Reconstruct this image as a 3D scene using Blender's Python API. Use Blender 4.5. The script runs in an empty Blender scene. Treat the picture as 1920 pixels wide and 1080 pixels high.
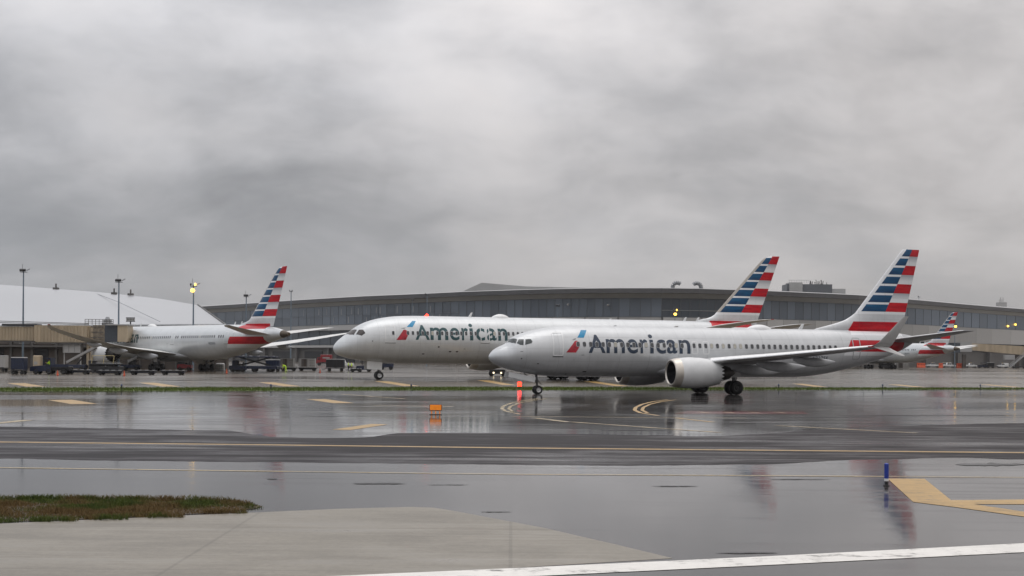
import bpy, bmesh, math, random
import numpy as np
from mathutils import Vector, Matrix

random.seed(7)
SC = bpy.context.scene
COL = SC.collection
PI = math.pi

# ------------------------------------------------------------------ camera
FOC, CAMH, HOR, ROLL = 2577.0, 2.887, 669.0, 0.0074
cam_data = bpy.data.cameras.new('camera')
cam_data.sensor_width = 36.0
cam_data.lens = FOC / 1920 * 36
cam_data.shift_y = (HOR - 540) / 1920
cam_data.clip_start = 0.5
cam_data.clip_end = 20000
cam = bpy.data.objects.new('camera', cam_data)
cam.matrix_world = Matrix.Translation((0, 0, CAMH)) @ Matrix.Rotation(PI / 2, 4, 'X') @ Matrix.Rotation(ROLL, 4, 'Z')
COL.objects.link(cam)
SC.camera = cam

# ------------------------------------------------------------------ world: overcast sky
SUN_EL, SUN_AZ = math.radians(78), math.radians(0)
CLOUD_GAIN = .96
SKY_OFF = (35.2, 52.6)
SKY_AMP = .82
world = bpy.data.worlds.new('World')
SC.world = world
world.use_nodes = True
SC.view_settings.view_transform = 'Standard'
SC.view_settings.look = 'None'
SC.view_settings.exposure = 0.0
SC.view_settings.gamma = 1.0
SC.view_settings.use_curve_mapping = False
SC.render.engine = 'CYCLES'
SC.cycles.use_denoising = True
SC.cycles.max_bounces = 6
SC.cycles.caustics_reflective = False
SC.cycles.caustics_refractive = False


class X:
    """tiny expression helper on top of Math nodes"""
    def __init__(s, nt, v):
        s.nt, s.v = nt, v
    def _op(s, op, *o, clamp=False):
        n = s.nt.nodes.new('ShaderNodeMath')
        n.operation = op
        n.use_clamp = clamp
        for i, a in enumerate((s,) + o):
            v = a.v if isinstance(a, X) else a
            if isinstance(v, (int, float)):
                n.inputs[i].default_value = v
            else:
                s.nt.links.new(v, n.inputs[i])
        return X(s.nt, n.outputs[0])
    def __add__(s, o): return s._op('ADD', o)
    def __radd__(s, o): return s._op('ADD', o)
    def __sub__(s, o): return s._op('SUBTRACT', o)
    def __rsub__(s, o): return X(s.nt, o)._op('SUBTRACT', s)
    def __mul__(s, o): return s._op('MULTIPLY', o)
    def __rmul__(s, o): return s._op('MULTIPLY', o)
    def __truediv__(s, o): return s._op('DIVIDE', o)
    def gt(s, o): return s._op('GREATER_THAN', o)
    def lt(s, o): return s._op('LESS_THAN', o)
    def floor(s): return s._op('FLOOR')
    def fract(s): return s._op('FRACT')
    def mod(s, o): return s._op('FLOORED_MODULO', o)
    def mx(s, o): return s._op('MAXIMUM', o)
    def mn(s, o): return s._op('MINIMUM', o)
    def pw(s, o): return s._op('POWER', o)
    def clamp(s): return s._op('ADD', 0.0, clamp=True)
    def sm(s, a, b):
        n = s.nt.nodes.new('ShaderNodeMapRange')
        n.interpolation_type = 'SMOOTHSTEP'
        s.nt.links.new(s.v, n.inputs[0])
        n.inputs[1].default_value, n.inputs[2].default_value = a, b
        n.inputs[3].default_value, n.inputs[4].default_value = 0.0, 1.0
        return X(s.nt, n.outputs[0])


def mixc(nt, f, a, b):
    n = nt.nodes.new('ShaderNodeMix')
    n.data_type = 'RGBA'
    for sock, v in ((n.inputs[0], f), (n.inputs[6], a), (n.inputs[7], b)):
        v = v.v if isinstance(v, X) else v
        if isinstance(v, (int, float)):
            sock.default_value = v
        elif isinstance(v, tuple):
            sock.default_value = tuple(v) + (1,) if len(v) == 3 else v
        else:
            nt.links.new(v, sock)
    return n.outputs[2]


def noise(nt, vec, scale, detail=4, rough=.5, dist=0, w=None):
    n = nt.nodes.new('ShaderNodeTexNoise')
    n.inputs['Scale'].default_value = scale
    n.inputs['Detail'].default_value = detail
    n.inputs['Roughness'].default_value = rough
    n.inputs['Distortion'].default_value = dist
    if vec is not None:
        nt.links.new(vec, n.inputs['Vector'])
    return X(nt, n.outputs[0])


def comb(nt, x, y, z):
    n = nt.nodes.new('ShaderNodeCombineXYZ')
    for i, v in enumerate((x, y, z)):
        v = v.v if isinstance(v, X) else v
        if isinstance(v, (int, float)):
            n.inputs[i].default_value = v
        else:
            nt.links.new(v, n.inputs[i])
    return n.outputs[0]


def sepx(nt, vec):
    n = nt.nodes.new('ShaderNodeSeparateXYZ')
    nt.links.new(vec, n.inputs[0])
    return [X(nt, o) for o in n.outputs]


def build_world():
    nt = world.node_tree
    nt.nodes.clear()
    out = nt.nodes.new('ShaderNodeOutputWorld')
    tc = nt.nodes.new('ShaderNodeTexCoord')
    x, y, z = sepx(nt, tc.outputs['Generated'])
    zc = z.mx(0.0)
    # cloud deck as a plane overhead, foreshortened towards the horizon
    k = zc + 0.5
    px, py = x / k, y / k
    wv = noise(nt, comb(nt, px * 3.0 + SKY_OFF[1], py * 3.0, 9.0), 1.0, 3, .5)
    qx, qy = px + (wv - .5) * .12, py + (wv - .5) * .16
    big = noise(nt, comb(nt, qx * 1.5 + SKY_OFF[0], qy * 2.3 + SKY_OFF[1], 0.3), 1.0, 2, .4, .1)
    mid = noise(nt, comb(nt, qx * 3.4 + 7.3 + SKY_OFF[0], qy * 4.4 + 4.2, 2.1), 1.0, 7, .5, .0)
    fine = noise(nt, comb(nt, qx * 10.0 + SKY_OFF[1], qy * 13.0, 5.0), 1.0, 7, .56, .0)
    mass = (mid * .8 + fine * .2).sm(.36, .62)
    c = ((big - .5) * 1.3 + (mass - .5) * .3 + (mid - .5) * .7 + (fine - .5) * .3) * (zc * 5.0 + .35).mn(1.0)
    # overcast luminance: zenith about three times the horizon
    lum = zc * 1.12 + 0.385
    lum = lum * (c * SKY_AMP + 1.0).mx(0.5)
    warm = mixc(nt, (x * 1.1 + (mid - .5) * 1.6 + .66).clamp(), (0.965, 0.985, 1.045), (1.03, 0.99, 0.985))
    mul = nt.nodes.new('ShaderNodeMix')
    mul.data_type = 'RGBA'
    mul.blend_type = 'MULTIPLY'
    mul.inputs[0].default_value = 1
    nt.links.new(warm, mul.inputs[6])
    nt.links.new(comb(nt, lum, lum, lum), mul.inputs[7])
    sky = nt.nodes.new('ShaderNodeTexSky')
    sky.sky_type = 'NISHITA'
    sky.sun_disc = False
    sky.sun_elevation = SUN_EL
    sky.sun_rotation = SUN_AZ
    b1 = nt.nodes.new('ShaderNodeBackground')
    nt.links.new(sky.outputs[0], b1.inputs[0])
    b1.inputs[1].default_value = 0.05
    b2 = nt.nodes.new('ShaderNodeBackground')
    nt.links.new(mul.outputs[2], b2.inputs[0])
    b2.inputs[1].default_value = CLOUD_GAIN
    ms = nt.nodes.new('ShaderNodeMixShader')
    ms.inputs[0].default_value = 0.94
    nt.links.new(b1.outputs[0], ms.inputs[1])
    nt.links.new(b2.outputs[0], ms.inputs[2])
    nt.links.new(ms.outputs[0], out.inputs[0])


build_world()
sun = bpy.data.lights.new('sun', 'SUN')
sun.energy = 0.55
sun.angle = math.radians(40)
sun.color = (1.0, 0.97, 0.93)
sun_o = bpy.data.objects.new('sun', sun)
sun_o.rotation_euler = (SUN_EL - math.radians(90), 0, 0)
COL.objects.link(sun_o)


# ------------------------------------------------------------------ placing helpers
def hor(px):
    return HOR + ROLL * (px - 960)


def at(px, py, D):
    """point at depth D (metres along the view) seen towards a photo pixel"""
    dx, dy = px - 960, py - HOR
    x = dx + ROLL * dy
    y = -ROLL * dx + dy
    return Vector((x / FOC * D, D, CAMH - y / FOC * D))


def g(px, py, z=0.0):
    """ground point seen at a photo pixel"""
    dx, dy = px - 960, py - HOR
    y = -ROLL * dx + dy
    p = at(px, py, FOC * CAMH / y)
    p.z = z
    return p


def gd(px, D, z=0.0):
    p = at(px, hor(px), D)
    p.z = z
    return p


# ------------------------------------------------------------------ materials
MATS = {}


def mat(name, col=(.5, .5, .5), rough=.5, metal=0.0, var=.12, scale=3.0, spec=.5, emit=None, coat=0.0, bump=0.0, stretch=(1, 1, 1)):
    if name in MATS:
        return MATS[name]
    m = bpy.data.materials.new(name)
    m.use_nodes = True
    nt = m.node_tree
    b = nt.nodes['Principled BSDF']
    tc = nt.nodes.new('ShaderNodeTexCoord')
    mp = nt.nodes.new('ShaderNodeMapping')
    mp.inputs['Scale'].default_value = stretch
    nt.links.new(tc.outputs['Object'], mp.inputs[0])
    n = noise(nt, mp.outputs[0], scale, 5, .6)
    lo = tuple(c * (1 - var) for c in col)
    hi = tuple(min(1, c * (1 + var)) for c in col)
    nt.links.new(mixc(nt, n.sm(.3, .7), lo, hi), b.inputs['Base Color'])
    r = n * .16 + (rough - .08)
    nt.links.new(r.v, b.inputs['Roughness'])
    b.inputs['Metallic'].default_value = metal
    b.inputs['Specular IOR Level'].default_value = spec
    b.inputs['Coat Weight'].default_value = coat
    b.inputs['Coat Roughness'].default_value = .12
    if bump:
        bn = nt.nodes.new('ShaderNodeBump')
        bn.inputs['Strength'].default_value = bump
        bn.inputs['Distance'].default_value = .02
        nt.links.new(n.v, bn.inputs['Height'])
        nt.links.new(bn.outputs[0], b.inputs['Normal'])
    if emit:
        b.inputs['Emission Color'].default_value = tuple(emit[0]) + (1,)
        b.inputs['Emission Strength'].default_value = emit[1]
    MATS[name] = m
    return m


def ground_mat(name, col, r0, r1, var=.2, scale=.12, spec=.5, bump=.05, wet=.55, seams=0.0, stretch=(.5, 1, 1), ior=1.35, wear=0.0):
    """pavement after rain: patches of standing film (smooth) and of drained, rougher surface"""
    m = bpy.data.materials.new(name)
    m.use_nodes = True
    nt = m.node_tree
    b = nt.nodes['Principled BSDF']
    tc = nt.nodes.new('ShaderNodeTexCoord')
    mp = nt.nodes.new('ShaderNodeMapping')
    mp.inputs['Scale'].default_value = stretch
    nt.links.new(tc.outputs['Object'], mp.inputs[0])
    v = mp.outputs[0]
    big = noise(nt, v, scale, 6, .6, .4)
    mid = noise(nt, v, scale * 5, 5, .62, .3)
    fin = noise(nt, tc.outputs['Object'], 9.0, 4, .6)
    x_, y_, z_ = sepx(nt, tc.outputs['Object'])
    st = noise(nt, comb(nt, x_ * .05, y_ * 1.1, 0.0), 1.0, 5, .65, .2)
    st2 = noise(nt, comb(nt, x_ * .22, y_ * 3.2, 4.0), 1.0, 5, .65, .2)
    w = (big * .36 + mid * .2 + st * .26 + st2 * .18).sm(wet - .07, wet + .07)
    grain = noise(nt, tc.outputs['Object'], 30.0, 3, .7)
    c = ((grain - .5) * .14 + mid * .32 + fin * .22 + big * .16 + st * .16 + st2 * .14)
    lo = tuple(k * (1 - var) for k in col)
    hi = tuple(k * (1 + var) for k in col)
    cc = mixc(nt, c.sm(.38, .62), lo, hi)
    cc = mixc(nt, w * .35, cc, tuple(k * .6 for k in col))
    if wear:
        wn = noise(nt, tc.outputs['Object'], 2.6, 6, .7)
        cc = mixc(nt, (wn * .6 + st2 * .4).sm(.62 - wear * .3, .72 - wear * .2) * .85, cc, (.06, .055, .05))
    if seams:
        x, y, z = sepx(nt, tc.outputs['Object'])
        sx = ((x / seams).fract() - .5)._op('ABSOLUTE').gt(.494)
        sy = ((y / seams).fract() - .5)._op('ABSOLUTE').gt(.494)
        cc = mixc(nt, sx.mx(sy) * .3, cc, tuple(k * .4 for k in col))
    nt.links.new(cc, b.inputs['Base Color'])
    r = (1 - w) * (r1 - r0) + r0 + (fin - .5) * .05
    nt.links.new(r.mx(.03).v, b.inputs['Roughness'])
    b.inputs['Specular IOR Level'].default_value = spec
    b.inputs['IOR'].default_value = ior
    bn = nt.nodes.new('ShaderNodeBump')
    bn.inputs['Strength'].default_value = bump
    bn.inputs['Distance'].default_value = .02
    nt.links.new((fin * .5 + mid + st2 * .8).v, bn.inputs['Height'])
    nt.links.new(bn.outputs[0], b.inputs['Normal'])
    return m


# ------------------------------------------------------------------ mesh helpers
def link(name, me, parent=None, m=None, loc=None, rot=None):
    o = bpy.data.objects.new(name, me)
    COL.objects.link(o)
    if parent is not None:
        o.parent = parent
    if m is not None and me is not None and not me.materials:
        me.materials.append(m)
    if loc is not None:
        o.location = loc
    if rot is not None:
        o.rotation_euler = rot
    return o


def mesh(name, V, Fc, smooth=False, ang=40):
    me = bpy.data.meshes.new(name)
    me.from_pydata([tuple(v) for v in V], [], Fc)
    if smooth:
        me.shade_smooth()
        try:
            me.set_sharp_from_angle(angle=math.radians(ang))
        except Exception:
            pass
    me.update()
    return me


class MB:
    """collects shapes for ONE mesh part"""
    def __init__(s):
        s.V, s.F = [], []
    def add(s, V, Fc):
        n = len(s.V)
        s.V += [tuple(v) for v in V]
        s.F += [tuple(i + n for i in f) for f in Fc]
        return s
    def box(s, c, d, rz=0, ry=0, rx=0):
        M = Matrix.Translation(c) @ Matrix.Rotation(rz, 4, 'Z') @ Matrix.Rotation(ry, 4, 'Y') @ Matrix.Rotation(rx, 4, 'X')
        V = [M @ Vector((x * d[0] / 2, y * d[1] / 2, z * d[2] / 2)) for x in(-1, 1) for y in(-1, 1) for z in(-1, 1)]
        return s.add(V, [(0, 1, 3, 2), (4, 6, 7, 5), (0, 4, 5, 1), (2, 3, 7, 6), (0, 2, 6, 4), (1, 5, 7, 3)])
    def cbox(s, c, d, b=.03):
        """box with chamfered vertical and top edges"""
        x, y, z = d[0] / 2, d[1] / 2, d[2] / 2
        def ring(ix, iy, zz):
            q = b
            X_, Y_ = x - ix, y - iy
            return [(X_ - q, -Y_, zz), (X_, -Y_ + q, zz), (X_, Y_ - q, zz), (X_ - q, Y_, zz), (-X_ + q, Y_, zz), (-X_, Y_ - q, zz), (-X_, -Y_ + q, zz), (-X_ + q, -Y_, zz)]
        R = ring(0, 0, -z) + ring(0, 0, z - b) + ring(b, b, z)
        V = [Vector(p) + Vector(c) for p in R]
        Fc = [tuple(range(7, -1, -1)), tuple(range(16, 24))]
        for k in(0, 8):
            for i in range(8):
                j = (i + 1) % 8
                Fc.append((k + i, k + j, k + 8 + j, k + 8 + i))
        return s.add(V, Fc)
    def tube(s, pts, r, n=8, caps=True):
        pts = [Vector(p) for p in pts]
        rs = r if isinstance(r, (list, tuple)) else [r] * len(pts)
        V, Fc = [], []
        for i, p in enumerate(pts):
            t = (pts[min(i + 1, len(pts) - 1)] - pts[max(i - 1, 0)]).normalized()
            a = Vector((0, 0, 1)) if abs(t.z) < .9 else Vector((1, 0, 0))
            u = t.cross(a).normalized()
            w = t.cross(u)
            for k in range(n):
                an = 2 * PI * k / n
                V.append(p + (u * math.cos(an) + w * math.sin(an)) * rs[i])
        for i in range(len(pts) - 1):
            for k in range(n):
                j = (k + 1) % n
                Fc.append((i * n + k, i * n + j, (i + 1) * n + j, (i + 1) * n + k))
        if caps:
            Fc.append(tuple(range(n - 1, -1, -1)))
            Fc.append(tuple(range((len(pts) - 1) * n, len(pts) * n)))
        return s.add(V, Fc)
    def lathe(s, prof, c=(0, 0, 0), axis='x', n=32, teeth=None):
        """prof: list of (axial, radius)"""
        V, Fc = [], []
        for i, (a, r) in enumerate(prof):
            for k in range(n):
                an = 2 * PI * k / n
                aa = a
                if teeth and i in teeth:
                    aa = a + (teeth[i] if k % 2 else 0)
                u, w = r * math.cos(an), r * math.sin(an)
                p = {'x': (aa, u, w), 'y': (u, aa, w), 'z': (u, w, aa)}[axis]
                V.append(Vector(p) + Vector(c))
        for i in range(len(prof) - 1):
            for k in range(n):
                j = (k + 1) % n
                Fc.append((i * n + k, i * n + j, (i + 1) * n + j, (i + 1) * n + k))
        return s.add(V, Fc)
    def prism(s, poly, axis, a, b):
        """poly in the two other axes, extruded along axis from a to b"""
        n = len(poly)
        def P(u, v, t):
            return {'x': (t, u, v), 'y': (u, t, v), 'z': (u, v, t)}[axis]
        V = [P(u, v, a) for u, v in poly] + [P(u, v, b) for u, v in poly]
        Fc = [tuple(range(n - 1, -1, -1)), tuple(range(n, 2 * n))]
        Fc += [(i, (i + 1) % n, n + (i + 1) % n, n + i) for i in range(n)]
        return s.add(V, Fc)
    def build(s, name, m, parent=None, smooth=False, loc=None, rot=None, ang=40):
        me = mesh(name, s.V, s.F, smooth, ang)
        bm = bmesh.new()
        bm.from_mesh(me)
        bmesh.ops.recalc_face_normals(bm, faces=bm.faces)
        bm.to_mesh(me)
        bm.free()
        return link(name, me, parent, m, loc, rot)


def thing(name, label, cat, loc=(0, 0, 0), rz=0, group=None):
    o = bpy.data.objects.new(name, None)
    o.empty_display_size = .5
    COL.objects.link(o)
    o.location = loc
    o.rotation_euler = (0, 0, rz)
    return tag(o, label, cat, group)


def tag(o, label, cat=None, group=None, kind=None):
    if label:
        o['label'] = label
    if cat:
        o['category'] = cat
    if group:
        o['group'] = group
    if kind:
        o['kind'] = kind
    return o


def copy_tree(o, parent=None):
    c = o.copy()
    COL.objects.link(c)
    c.parent = parent
    for ch in list(o.children):
        copy_tree(ch, c)
    return c


# shared materials
M_white = mat('white_paint', (.74, .75, .75), .32, var=.05, scale=1.5, coat=.3)
M_grey = mat('light_grey_paint', (.42, .43, .44), .4, var=.08, scale=2)
M_under = mat('wing_grey', (.42, .425, .43), .42, var=.12, scale=1.2)
M_under8 = mat('wide_wing_grey', (.64, .64, .62), .4, var=.08, scale=1.0)
M_lip = mat('bare_metal', (.6, .56, .5), .35, metal=.6, var=.06)
M_wl = mat('winglet_grey', (.47, .465, .455), .38, var=.05)
M_nac = mat('nacelle_paint', (.68, .69, .69), .38, var=.06, scale=1.5)
M_slat = mat('polished_slat', (.9, .9, .89), .3, metal=.45, var=.03)
M_dark = mat('dark_metal', (.018, .018, .021), .45, var=.3)
M_black = mat('black_interior', (.012, .012, .014), .6, var=.2)
M_tyre = mat('tyre_rubber', (.007, .007, .008), .62, var=.2, scale=6)
M_rim = mat('wheel_rim', (.5, .5, .5), .35, metal=.6, var=.15)
M_hub = mat('dark_hub', (.035, .035, .036), .5, metal=.3, var=.3)
M_strut = mat('gear_strut', (.11, .11, .112), .45, metal=.2, var=.2)
M_glass = mat('cabin_glass', (.02, .024, .03), .12, var=.2, coat=.6)
M_shade = mat('window_shade', (.45, .43, .37), .5, var=.1)
M_cock = mat('cockpit_glass', (.025, .036, .038), .2, var=.5, scale=1.5, coat=.2)
M_navy = mat('lettering_navy', (.022, .04, .072), .35, var=.1)
M_teal = mat('lettering_teal', (.016, .07, .08), .35, var=.1)
M_lblue = mat('logo_blue', (.005, .24, .46), .3, var=.15)
M_lred = mat('logo_red', (.42, .012, .03), .3, var=.25, scale=2)
M_apu = mat('apu_exhaust', (.09, .07, .05), .45, metal=.5, var=.3)
M_yel = mat('yellow_paint', (.52, .3, .03), .3, var=.2, scale=2)
M_pylon = mat('hot_section', (.045, .04, .036), .4, metal=.6, var=.35)
M_nblue = mat('navy_vehicle', (.007, .014, .042), .4, var=.25, coat=.1)
M_steel = mat('galvanised_steel', (.3, .31, .32), .45, metal=.4, var=.2)
M_orange = mat('barrier_orange', (.62, .09, .025), .45, var=.15)
M_red = mat('red_vehicle', (.24, .014, .02), .35, var=.15, coat=.4)
M_beige = mat('jetbridge_beige', (.42, .34, .235), .5, var=.14, scale=.8, stretch=(1, 1, .15))
M_headl = mat('headlamp', (.9, .85, .7), .3, emit=((1, .82, .5), 2.2))
M_redl = mat('red_beacon', (.8, .05, .03), .3, emit=((1, .012, .004), 14))
M_yell = mat('sodium_lamp', (.9, .7, .2), .3, emit=((1, .55, .06), 5))


# ------------------------------------------------------------------ aircraft
def pch(xs, ys, x):
    h = np.diff(xs)
    d = np.diff(ys) / h
    m = np.zeros(len(xs))
    m[0], m[-1] = d[0], d[-1]
    for i in range(1, len(xs) - 1):
        if d[i - 1] * d[i] > 0:
            w1, w2 = 2 * h[i] + h[i - 1], h[i] + 2 * h[i - 1]
            m[i] = (w1 + w2) / (w1 / d[i - 1] + w2 / d[i])
    i = int(np.clip(np.searchsorted(xs, x) - 1, 0, len(xs) - 2))
    t = (x - xs[i]) / h[i]
    return (2 * t**3 - 3 * t * t + 1) * ys[i] + (t**3 - 2 * t * t + t) * h[i] * m[i] + (-2 * t**3 + 3 * t * t) * ys[i + 1] + (t**3 - t * t) * h[i] * m[i + 1]


class Fus:
    def __init__(s, F):
        a = np.array(F, float)
        s.u, s.t, s.b, s.w = np.sqrt(a[:, 0]), a[:, 1], a[:, 2], a[:, 3]
        s.L = a[-1, 0]
    def sec(s, x):
        u = math.sqrt(min(max(x, 0), s.L))
        return pch(s.u, s.t, u), pch(s.u, s.b, u), pch(s.u, s.w, u)
    def half(s, x, z):
        t, b, w = s.sec(x)
        c, h = (t + b) / 2, max((t - b) / 2, 1e-6)
        return w * math.sqrt(max(0, 1 - ((z - c) / h)**2))
    def tilt(s, x, z):
        """angle of the skin's outward normal above the horizontal"""
        t, b, w = s.sec(x)
        c, h = (t + b) / 2, (t - b) / 2
        y = max(s.half(x, z), .05)
        return math.atan2((z - c) / h**2, y / w**2)
    def mesh(s, s0, s1, name, n=56, step=.7, close=True):
        xs = [s0]
        if s0 == 0:
            xs = [0.0, .01, .03, .07, .13, .21, .32, .46, .65, .9, 1.15, 1.4, 1.6, 1.75, 1.9, 2.1, 2.4, 2.8, 3.3, 3.9, 4.6]
        while xs[-1] < s1 - step * .6:
            xs.append(xs[-1] + step)
        xs = [x for x in xs if x < s1 - .02] + [s1]
        V, Fc = [], []
        for x in xs:
            t, b, w = s.sec(x)
            for k in range(n):
                a = 2 * PI * k / n
                V.append((x, w * math.sin(a), (t + b) / 2 + (t - b) / 2 * math.cos(a)))
        for i in range(len(xs) - 1):
            for k in range(n):
                j = (k + 1) % n
                Fc.append((i * n + k, i * n + j, (i + 1) * n + j, (i + 1) * n + k))
        if close:
            Fc.append(tuple(range((len(xs) - 1) * n, len(xs) * n))[::-1])
        return mesh(name, V, Fc, True, 60)


def decal(fus, bm, name, m, parent, eps=.006):
    """maps a flat (s, z) bmesh onto the left skin of the fuselage"""
    bmesh.ops.triangulate(bm, faces=bm.faces)
    zs = [v.co.y for v in bm.verts]
    xs = [v.co.x for v in bm.verts]
    z = min(zs) + .1
    while z < max(zs):
        bmesh.ops.bisect_plane(bm, geom=bm.verts[:] + bm.edges[:] + bm.faces[:], plane_co=(0, z, 0), plane_no=(0, 1, 0))
        z += .1
    x = min(xs) + .35
    while x < max(xs):
        bmesh.ops.bisect_plane(bm, geom=bm.verts[:] + bm.edges[:] + bm.faces[:], plane_co=(x, 0, 0), plane_no=(1, 0, 0))
        x += .35
    for v in bm.verts:
        s, zz = v.co.x, v.co.y
        a = fus.tilt(s, zz)
        v.co = (s, -(fus.half(s, zz) + eps * math.cos(a)), zz + eps * math.sin(a))
    bmesh.ops.recalc_face_normals(bm, faces=bm.faces)
    me = bpy.data.meshes.new(name)
    bm.to_mesh(me)
    bm.free()
    me.shade_smooth()
    return link(name, me, parent, m)


def decal_a(fus, poly, name, m, parent, side=1, eps=.012):
    """polygon given as (station, angle from the crown in degrees), laid on the skin"""
    bm = poly_bm([(x, a / 40) for x, a in poly])
    bmesh.ops.triangulate(bm, faces=bm.faces)
    bmesh.ops.subdivide_edges(bm, edges=bm.edges[:], cuts=3, use_grid_fill=True)
    for v in bm.verts:
        t, b, w = fus.sec(v.co.x)
        a = math.radians(v.co.y * 40)
        c, h = (t + b) / 2, (t - b) / 2
        n = Vector((-.45, -math.sin(a) * side, math.cos(a))).normalized() * eps
        v.co = Vector((v.co.x, -side * w * math.sin(a), c + h * math.cos(a))) + n
    bmesh.ops.recalc_face_normals(bm, faces=bm.faces)
    me = bpy.data.meshes.new(name)
    bm.to_mesh(me)
    bm.free()
    return link(name, me, parent, m)


def poly_bm(poly):
    bm = bmesh.new()
    bm.faces.new([bm.verts.new((x, y, 0)) for x, y in poly])
    return bm


def ring_bm(x0, x1, z0, z1, w, slant=0.0, r=.16):
    """rounded rectangular outline"""
    def loop(d):
        P = []
        q = max(r - d, .02)
        for cx, cz, a0 in((x1 - d - q, z1 - d - q, 0), (x0 + d + q, z1 - d - q, 90), (x0 + d + q, z0 + d + q, 180), (x1 - d - q, z0 + d + q, 270)):
            for k in range(4):
                a = math.radians(a0 + 30 * k)
                z = cz + q * math.sin(a)
                P.append((cx + q * math.cos(a) + slant * (z - z0), z))
        return P
    A, B = loop(0), loop(w)
    bm = bmesh.new()
    va = [bm.verts.new((x, y, 0)) for x, y in A]
    vb = [bm.verts.new((x, y, 0)) for x, y in B]
    n = len(A)
    for i in range(n):
        bm.faces.new((va[i], va[(i + 1) % n], vb[(i + 1) % n], vb[i]))
    return bm


def rrect(x0, x1, z0, z1, slant=0.0, r=.16):
    P = []
    for cx, cz, a0 in((x1 - r, z1 - r, 0), (x0 + r, z1 - r, 90), (x0 + r, z0 + r, 180), (x1 - r, z0 + r, 270)):
        for k in range(4):
            a = math.radians(a0 + 30 * k)
            z = cz + r * math.sin(a)
            P.append((cx + r * math.cos(a) + slant * (z - z0), z))
    return P


def glyph(ch, x0, x1, z0, z1, bold=.012):
    c = bpy.data.curves.new('glyph', 'FONT')
    c.body = ch
    c.offset = bold
    c.resolution_u = 5
    o = bpy.data.objects.new('glyph', c)
    COL.objects.link(o)
    dg = bpy.context.evaluated_depsgraph_get()
    me = bpy.data.meshes.new_from_object(o.evaluated_get(dg))
    bpy.data.objects.remove(o)
    bpy.data.curves.remove(c)
    co = np.array([v.co[:] for v in me.vertices])
    mn, mx_ = co.min(0), co.max(0)
    bm = bmesh.new()
    bm.from_mesh(me)
    bpy.data.meshes.remove(me)
    for v in bm.verts:
        v.co.x = x0 + (v.co.x - mn[0]) / (mx_[0] - mn[0]) * (x1 - x0)
        v.co.y = z0 + (v.co.y - mn[1]) / (mx_[1] - mn[1]) * (z1 - z0)
        v.co.z = 0
    return bm


def livery(name, z0, pitch, bf, da, db, la, lb, mar, up, lo, wl, slo, slb, cone, base, lec=(.76, .77, .78)):
    """silver paint, striped tail; z0/pitch stripe rows, da+db*z division line, la+lb*z leading edge, up/lo red bands"""
    m = bpy.data.materials.new(name)
    m.use_nodes = True
    nt = m.node_tree
    b = nt.nodes['Principled BSDF']
    tc = nt.nodes.new('ShaderNodeTexCoord')
    x, y, z = sepx(nt, tc.outputs['Object'])
    n1 = noise(nt, tc.outputs['Object'], .9, 5, .6)
    n2 = noise(nt, comb(nt, x * .35, y, z * 2.4), 1.6, 4, .6)
    n3 = noise(nt, comb(nt, x * 4.0, y * .3, z * .5), 1.0, 4, .6)
    silver = mixc(nt, (n1 * .6 + n3 * .4).sm(.3, .7), tuple(c * .93 for c in base), tuple(min(1, c * 1.05) for c in base))
    white = (.76, .77, .78)
    row = (z - z0) / pitch
    fr = row.fract()
    par = row.floor().mod(2.0)
    blue = mixc(nt, (n2 * 1.3 + fr * .4 - .45).clamp(), (.0015, .026, .085), (.003, .13, .28))
    red = mixc(nt, n2.sm(.3, .7), (.38, .004, .016), (.58, .009, .018))
    sil2 = mixc(nt, (fr * 1.6 - .5).clamp(), white, (.42, .43, .46))
    back = mixc(nt, par, red, sil2)
    front = mixc(nt, fr.lt(bf), white, blue)
    rows = mixc(nt, x.gt(z * db + da), front, back)
    rows = mixc(nt, x.gt(z * lb + (la + mar)), lec, rows)
    # below the rows
    gap = mixc(nt, row.gt(-.28), silver, white)
    aft = x.gt(z * slb + slo) * x.lt(cone)
    u = z.gt(up[0]) * z.lt(up[1]) * aft
    l = z.gt(lo[0]) * z.lt(lo[1]) * aft
    wline = z.gt(wl[0]) * z.lt(lo[0]) * aft
    wl2 = z.gt(lo[1] + (up[0] - lo[1]) * .55) * z.lt(up[0]) * aft
    low = mixc(nt, wline.mx(wl2), gap, white)
    low = mixc(nt, u.mx(l), low, red)
    col = mixc(nt, row.gt(0.0), low, rows)
    seam = ((x / 2.54).fract() - .5)._op('ABSOLUTE').gt(.4935)
    hs = ((z / .93 + .22).fract() - .5)._op('ABSOLUTE').gt(.487)
    grime = noise(nt, comb(nt, x * .5, y, z * 5.0), 1.3, 5, .65).sm(.5, .75) * ((3.2 - z) * .5).clamp()
    col = mixc(nt, (seam.mx(hs) * .24 + grime * .3).clamp(), col, (.1, .1, .1))
    nt.links.new(col, b.inputs['Base Color'])
    painted = (u.mx(l)).mx(wline.mx(wl2)).mx(row.gt(-.28))
    nt.links.new(((1 - painted) * .28).v, b.inputs['Metallic'])
    nt.links.new((n1 * .12 + .24).v, b.inputs['Roughness'])
    b.inputs['Coat Weight'].default_value = .08
    b.inputs['Specular IOR Level'].default_value = .28
    b.inputs['Coat Roughness'].default_value = .15
    bn = nt.nodes.new('ShaderNodeBump')
    bn.inputs['Strength'].default_value = .04
    bn.inputs['Distance'].default_value = .03
    nt.links.new(n3.v, bn.inputs['Height'])
    nt.links.new(bn.outputs[0], b.inputs['Normal'])
    return m


AF = [(0, 0), (.004, .13), (.015, .25), (.04, .42), (.08, .6), (.15, .8), (.25, .95), (.35, 1.0), (.5, .93), (.65, .72), (.8, .44), (.92, .18), (1, .02)]


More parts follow.
